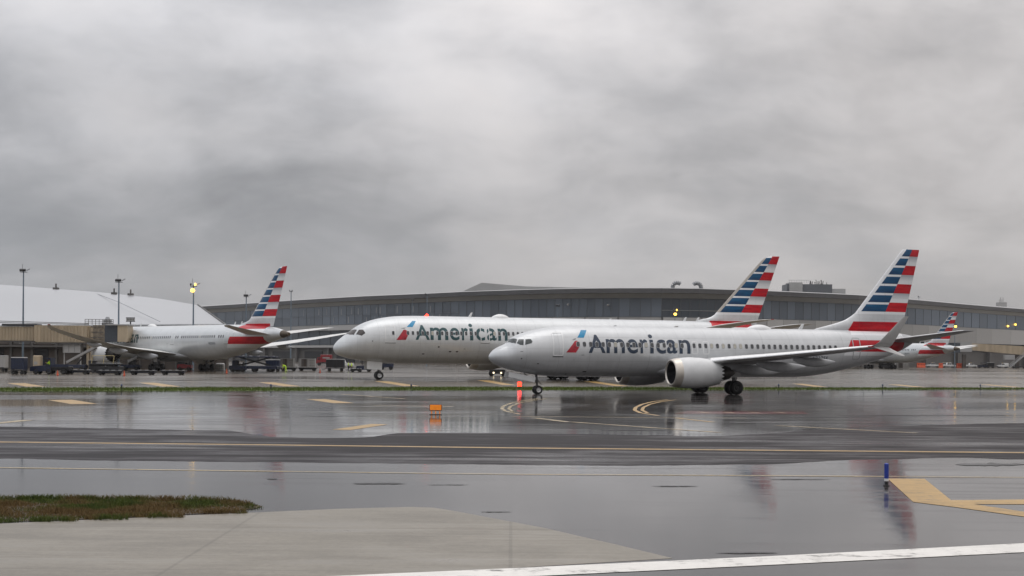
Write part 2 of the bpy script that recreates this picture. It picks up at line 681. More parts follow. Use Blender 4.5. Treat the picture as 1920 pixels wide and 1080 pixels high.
def foil_ring(le, ch, half, camber=1.0, cut=(0, 1)):
    """closed section: list of (x, thickness offset)"""
    up = [(le + ch * a, half * t) for a, t in AF if cut[0] <= a <= cut[1]]
    dn = [(le + ch * a, -half * t * camber) for a, t in AF if cut[0] <= a <= cut[1]]
    return up + dn[::-1][:-1] if cut[0] == 0 else up + dn[::-1]


def loft_rings(R, caps=True):
    n = len(R[0])
    V = [p for r in R for p in r]
    Fc = []
    for i in range(len(R) - 1):
        for k in range(n):
            j = (k + 1) % n
            Fc.append((i * n + k, i * n + j, (i + 1) * n + j, (i + 1) * n + k))
    if caps:
        Fc += [tuple(range(n - 1, -1, -1)), tuple(range((len(R) - 1) * n, len(R) * n))]
    return V, Fc


def wing_part(name, st, side, m, parent, cut=(0, 1), grow=0.0):
    """st: (t, LE s, chord, z, half thickness); side -1 = left"""
    R = []
    for t, le, ch, z, hf in st:
        R.append([(x - (grow if x < le + ch * .5 else 0), side * t, z + o + (grow if o > 0 else -grow)) for x, o in foil_ring(le, ch, hf, .6, cut)])
    V, Fc = loft_rings(R)
    mb = MB().add(V, Fc)
    return mb.build(name, m, parent, True, ang=35)


def fin_part(name, st, m, parent, y=0):
    R = []
    for z, le, te, hf in st:
        R.append([(x, y + o, z) for x, o in foil_ring(le, te - le, hf)])
    V, Fc = loft_rings(R)
    return MB().add(V, Fc).build(name, m, parent, True, ang=35)


def wheel(parent, c, r, w, name='wheel'):
    mb = MB()
    mb.lathe([(-w / 2, r * .55), (-w / 2, r * .86), (-w * .36, r * .97), (-w * .12, r), (w * .12, r), (w * .36, r * .97), (w / 2, r * .86), (w / 2, r * .55)], c, 'y', 28)
    t = mb.build('tyre' if name == 'wheel' else name, M_tyre, parent, True, ang=50)
    mb = MB()
    mb.lathe([(-w * .42, .001), (-w * .42, r * .2), (-w * .3, r * .3), (-w * .34, r * .46), (-w * .48, r * .56), (w * .48, r * .56), (w * .34, r * .46), (w * .3, r * .3), (w * .42, r * .2), (w * .42, .001)], c, 'y', 20)
    mb.build('rim', M_rim if name == 'nose_tyre' else M_hub, t, True)
    return t


def engine(root, lip, nozzle, side, t, zc, R, tail, name='engine'):
    """turbofan nacelle with chevron nozzle"""
    c = (0, side * t, zc)
    L = nozzle - lip
    e = MB()
    e.lathe([(lip + .5 * R, R * .945), (lip + L * .22, R * .962), (lip + L * .36, R * 1.0), (lip + L * .55, R * .985), (lip + L * .74, R * .91), (lip + L * .88, R * .82), (nozzle, R * .735), (nozzle - .02, R * .715), (lip + L * .86, R * .78)], c, 'x', 40, teeth={6: -.22 * R, 7: -.22 * R})
    en = e.build('engine', M_nac, root, True, ang=38)
    e = MB()
    e.lathe([(lip + .5 * R, R * .948), (lip + .3 * R, R * .917), (lip + .17 * R, R * .885), (lip + .07 * R, R * .855), (lip + .015 * R, R * .81), (lip, R * .775), (lip + .02 * R, R * .74), (lip + .1 * R, R * .715)], c, 'x', 40)
    e.build('inlet_lip', M_lip, en, True, ang=60)
    e = MB()
    e.lathe([(lip + .1 * R, R * .715), (lip + .5 * R, R * .73), (lip + .95 * R, R * .75), (lip + .97 * R, .01)], c, 'x', 40)
    e.build('inlet_duct', M_dark, en, True, ang=50)
    e = MB()
    e.lathe([(lip + .52 * R, .005), (lip + .6 * R, R * .08), (lip + .8 * R, R * .2), (lip + .95 * R, R * .24)], c, 'x', 20)
    e.build('spinner', M_dark, en, True)
    e = MB()
    for k in range(18):
        a = 2 * PI * k / 18
        ca, sa = math.cos(a), math.sin(a)
        V = []
        for r_, dx, tw in((.22, .0, .1), (.72, .04, .16)):
            for q in(-1, 1):
                V.append((lip + (.84 + dx + .05 * q) * R, side * t + R * (r_ * ca - q * tw * .5 * sa), zc + R * (r_ * sa + q * tw * .5 * ca)))
        e.add(V, [(0, 1, 3, 2)])
    e.build('fan_blades', M_dark, en)
    e = MB()
    e.lathe([(lip + L * .85, R * .62), (nozzle, R * .56), (nozzle + (tail - nozzle) * .55, R * .42), (nozzle + (tail - nozzle) * .6, R * .4), (nozzle + (tail - nozzle) * .58, R * .3), (nozzle + (tail - nozzle) * .8, R * .22), (tail, R * .06)], c, 'x', 28)
    e.build('core_nozzle', M_pylon, en, True)
    e = MB()
    e.lathe([(nozzle - .26 * R, R * .745), (lip + L * .8, R * .78), (lip + L * .79, R * .5)], c, 'x', 40)
    e.build('fan_duct', M_black, en, True)
    return en


def pylon(en, p, side, t):
    mb = MB()
    mb.prism(p, 'y', side * t - .17, side * t + .17)
    mb.build('pylon', M_grey, en)


def main_gear(root, s, t, r, w, gauge, bog, top, side):
    y = side * t
    mb = MB()
    mb.tube([(s, y, top), (s, y, r + .1)], [.17 * r / .56, .12 * r / .56], 12)
    mb.tube([(s, y - gauge * .62, r), (s, y + gauge * .62, r)], .1 * r / .56, 10)
    mb.tube([(s + .1, y, r + .2), (s + .45 * r, y, r + .75), (s + .1, y, r + 1.1)], .05, 6)
    mb.tube([(s, y, r + 1.0), (s - .1, y * .35, top)], .07, 8)
    if bog:
        mb.box((s, y, r), (bog * 2 + .2, .24, .26))
    gr = mb.build('landing_gear', M_strut, root, True)
    for dx in((-bog, bog) if bog else (0,)):
        for q in(-1, 1):
            wheel(gr, (s + dx, y + q * gauge / 2, r), r, w, 'wheel_tyre')
    mb = MB()
    mb.box((s - .05, y + side * .32, r + .95 + (top - r - .95) * .45), (1.0, .05, (top - r) * .55), rx=side * -.12)
    mb.build('gear_door', M_white, gr)
    return gr


def nose_gear(root, s, r, w, gauge, top, doors):
    mb = MB()
    mb.tube([(s - .12, 0, top), (s, 0, r + .1)], [.32 * r, .22 * r], 12)
    mb.tube([(s, -gauge * .7, r), (s, gauge * .7, r)], .07, 8)
    mb.tube([(s - .05, 0, r + .55), (s - 1.1, 0, top)], .05, 8)
    mb.tube([(s + .05, 0, r + .15), (s + .35, 0, r + .4), (s + .02, 0, r + .7)], .04, 6)
    gr = mb.build('landing_gear', M_strut, root, True)
    for q in(-1, 1):
        wheel(gr, (s, q * gauge / 2, r), r, w, 'nose_tyre')
    for q in(-1, 1):
        mb = MB()
        mb.box((doors[0], q * doors[3], doors[1]), (doors[2], .04, doors[4]), ry=doors[5])
        mb.build('gear_door', M_white, gr)
    mb = MB()
    for q in(-.13, .13):
        mb.lathe([(s - .3, .001), (s - .3, .09), (s - .2, .07), (s - .18, .001)], (0, q, r + .85), 'x', 12)
    mb.build('taxi_light', M_rim, gr, True)
    return gr


def window_mesh(name, w, h, m):
    P = rrect(-w / 2, w / 2, -h / 2, h / 2, 0, min(w, h) * .38)
    n = len(P)
    V = [(x, 0, z) for x, z in P] + [(x * .9, -.008, z * .93) for x, z in P]
    Fc = [tuple(range(n, 2 * n))] + [(i, (i + 1) % n, n + (i + 1) % n, n + i) for i in range(n)]
    me = mesh(name, V, Fc)
    me.materials.append(m)
    return me


def airliner(sp):
    fus = Fus(sp['F'])
    root = thing(sp['name'], sp['label'], 'airplane', sp['loc'], sp['rz'], sp.get('group'))
    lv = sp['livery']
    L = fus.L
    me = fus.mesh(0, sp['cone'], 'fuselage')
    body = link('fuselage', me, root, lv)
    me = fus.mesh(sp['cone'] - .01, L, 'tail_cone', step=.4)
    link('tail_cone', me, root, M_apu if sp['big'] else M_grey)
    # wing box fairing
    b0, b1, bw, bz = sp['fair']
    R = []
    for k in range(15):
        u = k / 14
        q = max(.02, math.sin(PI * u)**.55)
        x = b0 + (b1 - b0) * u
        R.append([(x, bw * q * math.cos(a), bz[0] + bz[1] * q * math.sin(a) if math.sin(a) < 0 else bz[0] + bz[2] * q * math.sin(a)) for a in[2 * PI * i / 24 for i in range(24)]])
    V, Fc = loft_rings(R)
    MB().add(V, Fc).build('belly_fairing', M_grey, root, True, ang=60)
    # fin
    fin_part('tail_fin', sp['fin'], lv, root)
    mb = MB()
    # stabilisers, wings, engines, both sides
    for side in(-1, 1):
        stb = wing_part('stabilizer', sp['stab'], side, M_under8 if sp['big'] else M_grey, root)
        wing_part('stabilizer_edge', sp['stab'], side, M_white, stb, (0, .08), .006)
        wg = wing_part('wing', sp['wing'], side, M_under8 if sp['big'] else M_under, root)
        wing_part('slat', sp['wing'][2:], side, M_slat, wg, (0, .16), .012)
        for t, s0, s1, z, hh in sp['fairings']:
            R = []
            for k in range(9):
                u = k / 8
                q = max(.03, math.sin(PI * min(1, u * .92 + .06))**.7)
                x = s0 + (s1 - s0) * u
                R.append([(x, side * t + .22 * sp['k'] * q * math.cos(a), z - hh * .3 * u + hh * q * .5 * (math.sin(a) - .5)) for a in[2 * PI * i / 12 for i in range(12)]])
            V, Fc = loft_rings(R)
            MB().add(V, Fc).build('flap_fairing', M_grey, wg, True, ang=60)
        for wl in sp.get('winglets', []):
            R = []
            for y, z, le, ch, hf, ty, tz in wl:
                R.append([(x, side * (y + o * ty), z + o * tz) for x, o in foil_ring(le, ch, hf)])
            V, Fc = loft_rings(R)
            MB().add(V, Fc).build('winglet', M_wl, wg, True, ang=40)
        lip, noz, t, zc, R_, tail = sp['engine']
        en = engine(root, lip, noz, side, t, zc, R_, tail)
        pylon(en, sp['pylon'], side, t)
        main_gear(root, *sp['gear'], side)
        # navigation light
        st = sp['wing'][-1]
        mb = MB().box((st[1] + .05, side * (st[0] - .1), st[3]), (.3, .3, .08))
        mb.build('navigation_light', M_lred if side < 0 else M_teal, wg)
    nose_gear(root, *sp['ngear'])
    # doors
    for x0, x1, z0, z1, sl, mm in sp['doors']:
        d = decal(fus, poly_bm(rrect(x0, x1, z0, z1, sl)), 'door', lv, root, .005)
        decal(fus, ring_bm(x0, x1, z0, z1, .095, sl), 'door_frame', M_white if mm == 'w' else (M_grey if mm == 'g' else M_dark), d, .012)
        if mm == 'w' and z1 - z0 > 1.4:
            decal(fus, poly_bm([(x0, z0 - .08), (x1, z0 - .08), (x1, z0 - .02), (x0, z0 - .02)]), 'sill', M_dark, d, .01)
    for P in sp['panes']:
        for side in(1, -1):
            decal_a(fus, P, 'cockpit_window', M_cock if not sp['big'] else M_bcock, root, side)
            cx, ca = sum(p[0] for p in P) / len(P), sum(p[1] for p in P) / len(P)
            decal_a(fus, [(cx + (x - cx) * 1.1, ca + (a - ca) * 1.1) for x, a in P], 'window_surround', M_grey if sp['big'] else M_steel, root, side, .006)
    decal(fus, poly_bm(sp['lblue']), 'logo_mark', M_lblue, root, .009)
    decal(fus, poly_bm(sp['lred']), 'logo_mark', M_lred, root, .009)
    decal(fus, poly_bm(sp['lgrey']), 'logo_mark', M_steel, root, .009)
    for i, (ch, a) in enumerate(zip('American', sp['text'])):
        z0, zx, zcap, zi = sp['tz']
        top = zcap if ch == 'A' else zi if ch == 'i' else zx
        lo_ = z0 - (.02 if ch in 'ec' else 0)
        decal(fus, glyph(ch, a[0], a[1], lo_, top, .016), 'letter', sp['tm'], root, .011)
    rg = sp['reg']
    w = (rg[2] - rg[1]) / len(rg[0])
    for i, ch in enumerate(rg[0]):
        decal(fus, glyph(ch, rg[1] + i * w, rg[1] + (i + .8) * w, rg[3], rg[4], .01), 'letter', M_navy, root, .011)
    # windows
    wm = [window_mesh('cabin_window', *sp['ws'], M_glass), window_mesh('cabin_window', *sp['ws'], M_shade)]
    fm = window_mesh('window_frame', sp['ws'][0] * 1.25, sp['ws'][1] * 1.18, M_grey)
    rnd = random.Random(5)
    for s, z in sp['wins']:
        a = fus.tilt(s, z)
        y = fus.half(s, z)
        k = rnd.random() < sp['shade']
        o = link('cabin_window', wm[1 if k else 0], root, loc=(s, -(y + .014 * math.cos(a)), z + .014 * math.sin(a)), rot=(-a, 0, 0))
        f = link('window_frame', fm, o, loc=(0, .009, 0))
    # top details
    for s0, s1, hh, ww in sp['domes']:
        R = []
        zt = fus.sec((s0 + s1) / 2)[0]
        for k in range(11):
            u = k / 10
            q = max(.02, math.sin(PI * u)**.75)
            x = s0 + (s1 - s0) * u
            R.append([(x, ww * q * math.cos(a), zt - .12 + (hh + .12) * q * math.sin(a)) for a in[PI * i / 12 for i in range(13)]])
        V, Fc = loft_rings(R)
        MB().add(V, Fc).build('antenna_dome', M_white, root, True, ang=60)
    for s, hh in sp['blades']:
        zt = fus.sec(s)[0]
        mb = MB().prism([(s, zt - .05), (s + .38, zt - .05), (s + .5 + hh * .2, zt + hh), (s + .3 + hh * .2, zt + hh)], 'y', -.035, .035)
        mb.build('blade_antenna', M_white, root)
    for s, z, w_, h_ in sp['marks']:
        decal(fus, poly_bm([(s, z), (s + w_, z), (s + w_, z + h_), (s, z + h_)]), 'service_port', M_dark, root, .008)
    return root, fus


M_bcock = mat('brown_cockpit_glass', (.035, .026, .022), .2, var=.5, scale=1.2, coat=.2)

LV7 = livery('livery_narrow', 6.96, .798, .77, 32.02, .517, 26.99, .847, .36, (5.27, 6.09), (3.54, 4.5), (3.2, 3.5), 28.4, .66, 37.15, (.6, .615, .625))
LV8 = livery('livery_wide', 9.08, 1.115, .79, 50.3, .635, 43.85, .951, .4, (7.05, 7.92), (4.62, 5.82), (4.0, 4.6), 46.4, .62, 57.8, (.62, .64, .65), (.42, .39, .35))
F737 = [(0,2.85,2.85,0),(.1,3.1,2.62,.3),(.3,3.33,2.45,.56),(.73,3.62,2.2,.86),(1.4,3.93,1.96,1.2),(1.72,4.27,1.875,1.34),(1.95,4.42,1.83,1.41),(2.38,4.62,1.74,1.52),(3.35,4.91,1.57,1.68),(4.4,5.14,1.44,1.79),(5.4,5.27,1.38,1.85),(7.2,5.36,1.36,1.88),(26,5.36,1.36,1.88),(27.5,5.36,1.4,1.87),(29,5.36,1.55,1.84),(30.9,5.36,1.86,1.74),(32.2,5.35,2.14,1.63),(34,5.32,2.58,1.42),(35.5,5.27,2.98,1.18),(36.9,5.17,3.5,.86),(37.9,5.04,3.95,.56),(38.7,4.9,4.4,.26)]
F787 = [(0,3.72,3.72,0),(.13,4.15,3.35,.4),(.35,4.47,3.06,.75),(1.2,5.22,2.74,1.35),(2.2,5.98,2.48,1.85),(3.2,6.64,2.34,2.2),(4.7,7.24,2.14,2.52),(6.2,7.57,2.02,2.72),(8.1,7.79,1.94,2.84),(11,7.86,1.92,2.885),(41,7.86,1.92,2.885),(44,7.86,2.1,2.86),(47.5,7.84,2.6,2.72),(51,7.78,3.3,2.45),(54.5,7.66,4.12,2.02),(57.5,7.45,4.8,1.52),(60,7.1,5.35,1.02),(61.8,6.7,5.7,.6),(62.8,6.45,5.9,.33)]


def narrow_windows():
    W = []
    s = 6.64
    while s < 30.2:
        z = 3.9 - .0028 * (s - 6.6)
        if not (abs(s - 16.1) < .2):
            W.append((s, z))
        s += .524
    return W


def wide_windows():
    W = [(6.78, 5.66)]
    s = 8.6
    while s < 48.5:
        if not (17.7 < s < 19.3 or 32.2 < s < 33.8 or 34.9 < s < 35.6 or 46.3 < s < 46.8):
            W.append((s, 5.68 + .005 * (s - 8)))
        s += .62
    return W


def wl7(up):
    if up:
        P = [(17.15, 3.80, 22.5, 1.62, .09, .2, .98), (17.38, 3.92, 22.72, 1.42, .075, .6, .8), (17.5, 4.1, 22.95, 1.25, .06, .96, .28), (17.68, 5.0, 23.85, .86, .04, .98, .2), (17.85, 5.8, 24.6, .5, .022, .98, .2), (17.87, 5.94, 24.85, .32, .01, .98, .2)]
    else:
        P = [(17.2, 3.76, 22.75, 1.25, .07, .3, .95), (17.5, 3.58, 23.15, 1.0, .05, .5, .86), (17.9, 3.25, 24.15, .55, .025, .6, .8), (17.98, 3.14, 24.5, .3, .01, .6, .8)]
    return P


narrow = dict(
    name='narrow_body_airliner', label='narrow body airliner in front with split winglets and its nose gear on the near taxiway', big=False, k=.8,
    loc=(-1.778, 105.218, 0), rz=.3476, F=F737, livery=LV7, cone=37.15,
    fair=(12.2, 23.2, 1.98, (1.95, .78, .7)),
    fin=[(5.2, 28.3, 37.2, .2), (5.44, 28.95, 37.42, .24), (5.6, 29.6, 37.46, .27), (5.82, 30.5, 37.52, .29), (6.0, 31.15, 37.57, .3), (6.2, 31.75, 37.62, .3), (6.48, 32.27, 37.7, .29), (6.8, 32.75, 37.78, .285), (8, 33.77, 38.09, .255), (10, 35.46, 38.6, .2), (11.8, 36.98, 39.05, .15), (12.25, 37.38, 39.16, .13), (12.36, 37.52, 39.15, .07)],
    stab=[(.45, 34.4, 4.1, 4.4, .19), (3.5, 36.05, 2.9, 4.8, .14), (6.9, 37.85, 1.5, 5.24, .075), (7.18, 38.2, 1.1, 5.28, .03)],
    wing=[(.6, 13.8, 7.6, 2.15, .46), (1.9, 14.5, 6.9, 2.32, .46), (4.0, 15.62, 5.75, 2.55, .4), (5.8, 16.57, 4.75, 2.72, .36), (9, 18.24, 3.95, 3.0, .3), (13, 20.32, 2.9, 3.38, .23), (16.3, 22.03, 1.95, 3.7, .155), (17.2, 22.5, 1.62, 3.79, .12)],
    fairings=[(4.6, 18.2, 23.3, 2.28, .8), (7.6, 18.9, 23.2, 2.56, .78), (10.9, 20.1, 23.7, 2.92, .7)],
    winglets=[wl7(True), wl7(False)],
    engine=(13.03, 17.25, 4.83, 1.76, 1.2, 18.6), pylon=[(14.2, 2.85), (15.0, 2.98), (17.6, 2.75), (19.4, 2.35), (18.2, 2.0), (16.4, 1.9)],
    gear=(19.6, 2.86, .565, .4, .86, 0, 2.3), ngear=(4.0, .345, .2, .41, 1.6, (2.55, 1.33, 2.2, .48, .4, .19)),
    doors=[(4.55, 5.42, 2.97, 4.83, .06, 'w'), (16.4, 16.95, 3.18, 4.26, 0, 'w'), (17.36, 17.96, 3.18, 4.26, 0, 'w'), (31.45, 32.25, 2.85, 4.7, 0, 'g')],
    panes=[[(1.43, 4), (1.68, 3), (2.0, 34), (1.8, 48.5), (1.6, 33)], [(1.89, 50.5), (2.1, 38), (2.44, 44.5), (2.31, 64.5), (2.08, 60)], [(2.46, 64.5), (2.58, 46.5), (2.96, 50), (3.03, 58.5), (2.94, 63)]],
    lblue=[(6.65, 4.4), (7.16, 5.0), (7.63, 5.0), (7.19, 4.4)], lred=[(5.63, 3.25), (6.4, 4.13), (6.55, 4.17), (6.68, 4.13), (6.79, 3.92), (6.77, 3.75), (6.44, 3.25)], lgrey=[(6.15, 4.2), (6.38, 4.33), (6.56, 4.36), (6.44, 4.22)],
    text=[(7.5, 8.92), (9.0, 10.56), (10.75, 11.69), (11.9, 12.54), (12.72, 13.06), (13.26, 14.1), (14.19, 15.1), (15.29, 16.27)], tz=(3.23, 4.33, 4.64, 4.73), tm=M_navy,
    reg=('N327SK', 27.5, 29.05, 2.82, 3.12), ws=(.25, .37), wins=narrow_windows(), shade=.16,
    domes=[(22.2, 24.8, .34, .6)], blades=[(27.2, .42), (10.2, .1)], marks=[(3.4, 2.35, .16, .06), (2.1, 2.72, .1, .08), (2.05, 3.28, .2, .03), (7.3, 1.75, .3, .07), (6.9, 3.05, .25, .03)])

wide = dict(
    name='wide_body_airliner', label='wide body airliner with a lit red beacon, taxiing behind the narrow body one', big=True, k=1.3,
    loc=(-21.656, 166.357, 0), rz=.3602, F=F787, livery=LV8, cone=61.3,
    fair=(16.5, 39, 3.0, (2.75, 1.15, 1.0)),
    fin=[(7.5, 49.0, 58.6, .32), (8.0, 49.8, 58.8, .37), (8.23, 51.0, 58.88, .4), (8.45, 51.65, 58.95, .42), (8.71, 52.13, 59.05, .43), (10, 53.36, 59.55, .4), (12, 55.26, 60.35, .33), (14, 57.16, 61.1, .26), (15.6, 58.7, 61.7, .2), (16.3, 59.4, 61.97, .17), (16.6, 59.85, 62.08, .14), (16.82, 60.6, 62.17, .09), (16.9, 61.2, 62.2, .03)],
    stab=[(.6, 52.6, 6.6, 6.05, .33), (4, 54.9, 4.9, 6.55, .24), (8.8, 58.2, 2.6, 7.25, .12), (9.6, 59.2, 1.9, 7.37, .07), (9.95, 60.2, 1.1, 7.42, .02)],
    wing=[(1.0, 19.3, 14.2, 2.75, .8), (2.9, 20.6, 12.9, 3.0, .76), (6.5, 23.1, 10.6, 3.4, .58), (10, 25.6, 8.3, 3.75, .46), (15, 29.1, 6.6, 4.4, .34), (20, 32.6, 5.0, 5.2, .25), (25, 36.1, 3.5, 6.15, .17), (27.2, 37.8, 2.8, 6.62, .12), (28.8, 39.9, 1.9, 6.98, .07), (29.7, 41.7, 1.2, 7.2, .04), (30.05, 42.8, .6, 7.28, .015)],
    fairings=[(7.2, 29.5, 35.8, 3.0, 1.2), (13.2, 30.5, 36.5, 3.75, 1.05), (18.6, 33.2, 37.9, 4.65, .85)],
    engine=(20.6, 25.5, 9.75, 2.9, 1.9, 27.8), pylon=[(22.0, 4.7), (23.4, 4.85), (27.5, 4.3), (29.5, 3.5), (27.2, 3.0), (24.4, 2.9)],
    gear=(31.5, 4.9, .635, .48, 1.3, .73, 3.0), ngear=(5.7, .51, .34, .66, 2.4, (5.0, 1.72, 1.9, .62, 1.0, .03)),
    doors=[(5.78, 7.05, 4.5, 6.58, .02, 'w'), (17.9, 19.1, 4.6, 6.68, 0, 'w'), (32.4, 33.5, 4.6, 6.68, 0, 'w'), (48.4, 49.5, 4.7, 6.7, 0, 'w')],
    panes=[[(1.5, 4), (2.2, 3), (2.64, 32), (2.2, 48), (1.8, 34)], [(2.44, 51), (2.86, 38), (3.28, 46), (3.46, 61), (3.02, 66)]],
    lblue=[(8.51, 6.42), (9.39, 7.18), (9.85, 7.18), (9.25, 6.41)], lred=[(7.12, 4.82), (8.05, 6.05), (8.25, 6.1), (8.6, 5.92), (8.68, 5.6), (8.3, 4.83)], lgrey=[(7.75, 6.2), (8.1, 6.34), (8.4, 6.34), (8.2, 6.18)],
    text=[(9.53, 11.33), (11.42, 13.7), (13.92, 15.17), (15.46, 16.31), (16.48, 16.97), (17.3, 18.48), (18.75, 20.0), (20.22, 21.46)], tz=(4.87, 6.4, 6.69, 6.95), tm=M_teal,
    reg=('N835AN', 44.3, 46.2, 4.55, 4.95), ws=(.28, .47), wins=wide_windows(), shade=.05,
    domes=[(20.2, 22.8, .42, .75)], blades=[(17.2, .55), (49.3, .55), (47.4, .5), (36.5, .12)], marks=[(10.5, 3.1, .3, .12), (12.4, 3.95, .22, .16), (13.9, 3.4, .3, .14), (14.8, 3.4, .3, .14), (4.2, 4.6, .12, .12)])

plane_a, FUS7 = airliner(narrow)
plane_b, FUS8 = airliner(wide)
mb = MB().lathe([(7.8, .22), (7.95, .2), (8.08, .12), (8.12, .001)], (11.8, 0, 0), 'z', 14)
mb.build('beacon', M_redl, plane_b, True)
plane_c = copy_tree(plane_b)
plane_c.location = (-79.29, 260.08, 0)
plane_c.rotation_euler = (0, 0, -.788)
tag(plane_c, 'wide body airliner parked at the beige jet bridge, tail towards us', 'airplane')
plane_d = copy_tree(plane_b)
plane_d.location = (98.7, 454.3, 0)
plane_d.rotation_euler = (0, 0, math.radians(-60))
tag(plane_d, 'distant wide body airliner parked at right, its striped fin beyond the near winglet', 'airplane')
for p in(plane_c, plane_d):
    for ch in list(p.children):
        if ch.name.startswith('beacon'):
            bpy.data.objects.remove(ch)


# ------------------------------------------------------------------ ground
def sheet(name, pts, z, m, parent=None, kind=None):
    me = mesh(name, [(p[0], p[1], z) for p in pts], [tuple(range(len(pts)))])
    if me.polygons[0].normal.z < 0:
        me.flip_normals()
    o = link(name, me, parent, m)
    if kind:
        o['kind'] = kind
    return o


G_conc = ground_mat('wet_concrete', (.05, .045, .044), .055, .19, .5, .05, .5, .035, .48, seams=7.6)
G_asph = ground_mat('wet_asphalt', (.017, .0135, .0155), .15, .55, .6, .12, .16, .15, .53)
G_apron = ground_mat('wet_apron', (.115, .095, .07), .06, .22, .25, .04, .5, .05, .52, seams=9.0)
G_should = ground_mat('pale_concrete', (.215, .195, .162), .24, .46, .24, .16, .4, .12, .56, seams=4.6)
G_line_y = ground_mat('yellow_marking', (.42, .265, .09), .15, .35, .2, .5, .4, .05, .6, wear=.35)
G_line_f = ground_mat('faded_yellow_marking', (.44, .34, .18), .12, .3, .3, .6, .45, .05, .5, wear=.35)
G_line_w = ground_mat('white_marking', (.72, .7, .66), .25, .45, .1, .6, .35, .05, .6, wear=.35)
G_line_r = ground_mat('red_marking', (.14, .02, .02), .05, .2, .3, .6, .45, .05, .5)

ground = sheet('ground', [(-6000, -300), (6000, -300), (6000, 12000), (-6000, 12000)], 0, G_conc, kind='structure')


def strip(name, top, bot, z, m, **k):
    pts = [g(*p) for p in top] + [g(*p) for p in bot[::-1]]
    return sheet(name, pts, z, m, **k)


# far apron beyond the grass strip
far = [(-300, 735), (2300, 729)]
a0, a1 = g(-500, 729), g(2500, 728)
sheet('apron', [(a0.x, a0.y), (a1.x, a1.y), (900, 900), (-700, 900)], .003, G_apron, kind='structure')
# asphalt taxiway with ragged edges
top = [(-400, 799), (0, 801), (200, 803), (430, 807), (475, 815), (520, 820), (640, 822), (700, 819), (745, 812), (860, 811), (1000, 812), (1150, 815), (1290, 818), (1420, 815), (1540, 806), (1700, 799), (1920, 793), (2300, 790)]
bot = [(-400, 857), (0, 860), (240, 863), (500, 866), (760, 869), (1000, 872), (1180, 874), (1420, 871), (1600, 862), (1760, 859), (1920, 861), (2300, 862)]
def ragged(L, seed):
    rnd = random.Random(seed)
    out, j = [], 0.0
    for (x0, y0), (x1, y1) in zip(L[:-1], L[1:]):
        n = max(1, int((x1 - x0) / 14))
        for k in range(n):
            j = j * .8 + rnd.uniform(-.5, .5)
            out.append((x0 + (x1 - x0) * k / n, y0 + (y1 - y0) * k / n + j))
    return out + [L[-1]]


top, bot = ragged(top, 1), ragged(bot, 2)
taxi = strip('taxiway', top, bot, .003, G_asph, kind='structure')
# pale shoulder in front at left
sh = [(-200, 992), (0, 982), (250, 971), (480, 961), (640, 954), (770, 950.5), (812, 952), (850, 958), (1020, 990), (1150, 1020), (1262, 1047), (900, 1069), (560, 1090), (300, 1100), (-200, 1110)]
should = sheet('shoulder', [g(*p) for p in sh], .003, G_should, kind='structure')


def ribbon(name, pts, w, z, m, parent):
    """painted line of width w metres along photo-ground points"""
    P = [g(*p).xy for p in pts]
    Q = []
    for i in range(len(P) - 1):
        n = max(1, int((P[i + 1] - P[i]).length / 4))
        for k in range(n):
            Q.append(P[i].lerp(P[i + 1], k / n))
    Q.append(P[-1])
    V = []
    for i, p in enumerate(Q):
        t = (Q[min(i + 1, len(Q) - 1)] - Q[max(i - 1, 0)]).normalized()
        nrm = Vector((-t.y, t.x))
        V += [p + nrm * w / 2, p - nrm * w / 2]
    me = mesh(name, [(v.x, v.y, z) for v in V], [(2 * i, 2 * i + 1, 2 * i + 3, 2 * i + 2) for i in range(len(Q) - 1)])
    for p in me.polygons:
        if p.normal.z < 0:
            me.flip_normals()
            break
    return link(name, me, parent, m)


ribbon('painted_line', [(-200, 826), (0, 829), (480, 834), (960, 840), (1440, 844.5), (1920, 849), (2200, 852)], .42, .006, G_line_y, taxi)
ribbon('painted_line', [(-200, 874), (0, 877), (480, 883.5), (960, 889.5), (1440, 892), (1920, 895.5), (2200, 897)], .22, .006, G_line_f, ground)
for a, b, w, mm in(
    ((30, 718.5), (68, 725), 1.6, G_line_y), ((275, 717.5), (322, 725), 1.6, G_line_y), ((500, 717), (548, 724.5), 1.6, G_line_y), ((715, 715), (772, 724), 1.6, G_line_y),
    ((905, 713), (955, 722), 1.4, G_line_y), ((1105, 715), (1165, 724), 1.4, G_line_y), ((1495, 719.5), (1540, 725.5), 1.3, G_line_y), ((1675, 721), (1725, 726), 1.3, G_line_y), ((1845, 721), (1905, 726), 1.2, G_line_y),
    ((113, 750), (158, 757.5), 1.5, G_line_y), ((592, 748.5), (645, 756), 1.3, G_line_y), ((640, 806), (712, 795.5), .75, G_line_y), ((-30, 796), (55, 787.5), .55, G_line_f),
    ((700, 761), (850, 762), .5, G_line_f), ((1000, 783.5), (1068, 791.5), .4, G_line_f), ((1068, 791), (1350, 811), .3, G_line_f), ((1268, 784), (1338, 791.5), .3, G_line_y), ((1455, 798), (1720, 812), .3, G_line_f), ((640, 739), (760, 748), .3, G_line_f), ((960, 781), (1400, 784), .25, G_line_f)):
    ribbon('painted_line', [a, b], w, .006, mm, ground)
arc = [(1252, 749.5), (1225, 753), (1204, 758), (1192, 764), (1190, 769), (1200, 774), (1235, 779.5)]
ribbon('painted_line', arc, .22, .006, G_line_y, ground)
ribbon('painted_line', [(x + 14, y + .4) for x, y in arc[:-1]], .2, .009, G_line_y, ground)
arc = [(1012, 747), (985, 750.5), (958, 756), (944, 761.5), (941, 766), (948, 771), (975, 777)]
ribbon('painted_line', arc, .2, .006, G_line_f, ground)
ribbon('painted_line', [(x + 13, y + .6) for x, y in arc[:-1]], .18, .009, G_line_f, ground)
sheet('painted_panel', [g(1262, 776.5), g(1290, 770.5), g(1508, 771.5), g(1515, 776.5)], .006, G_line_r, ground)
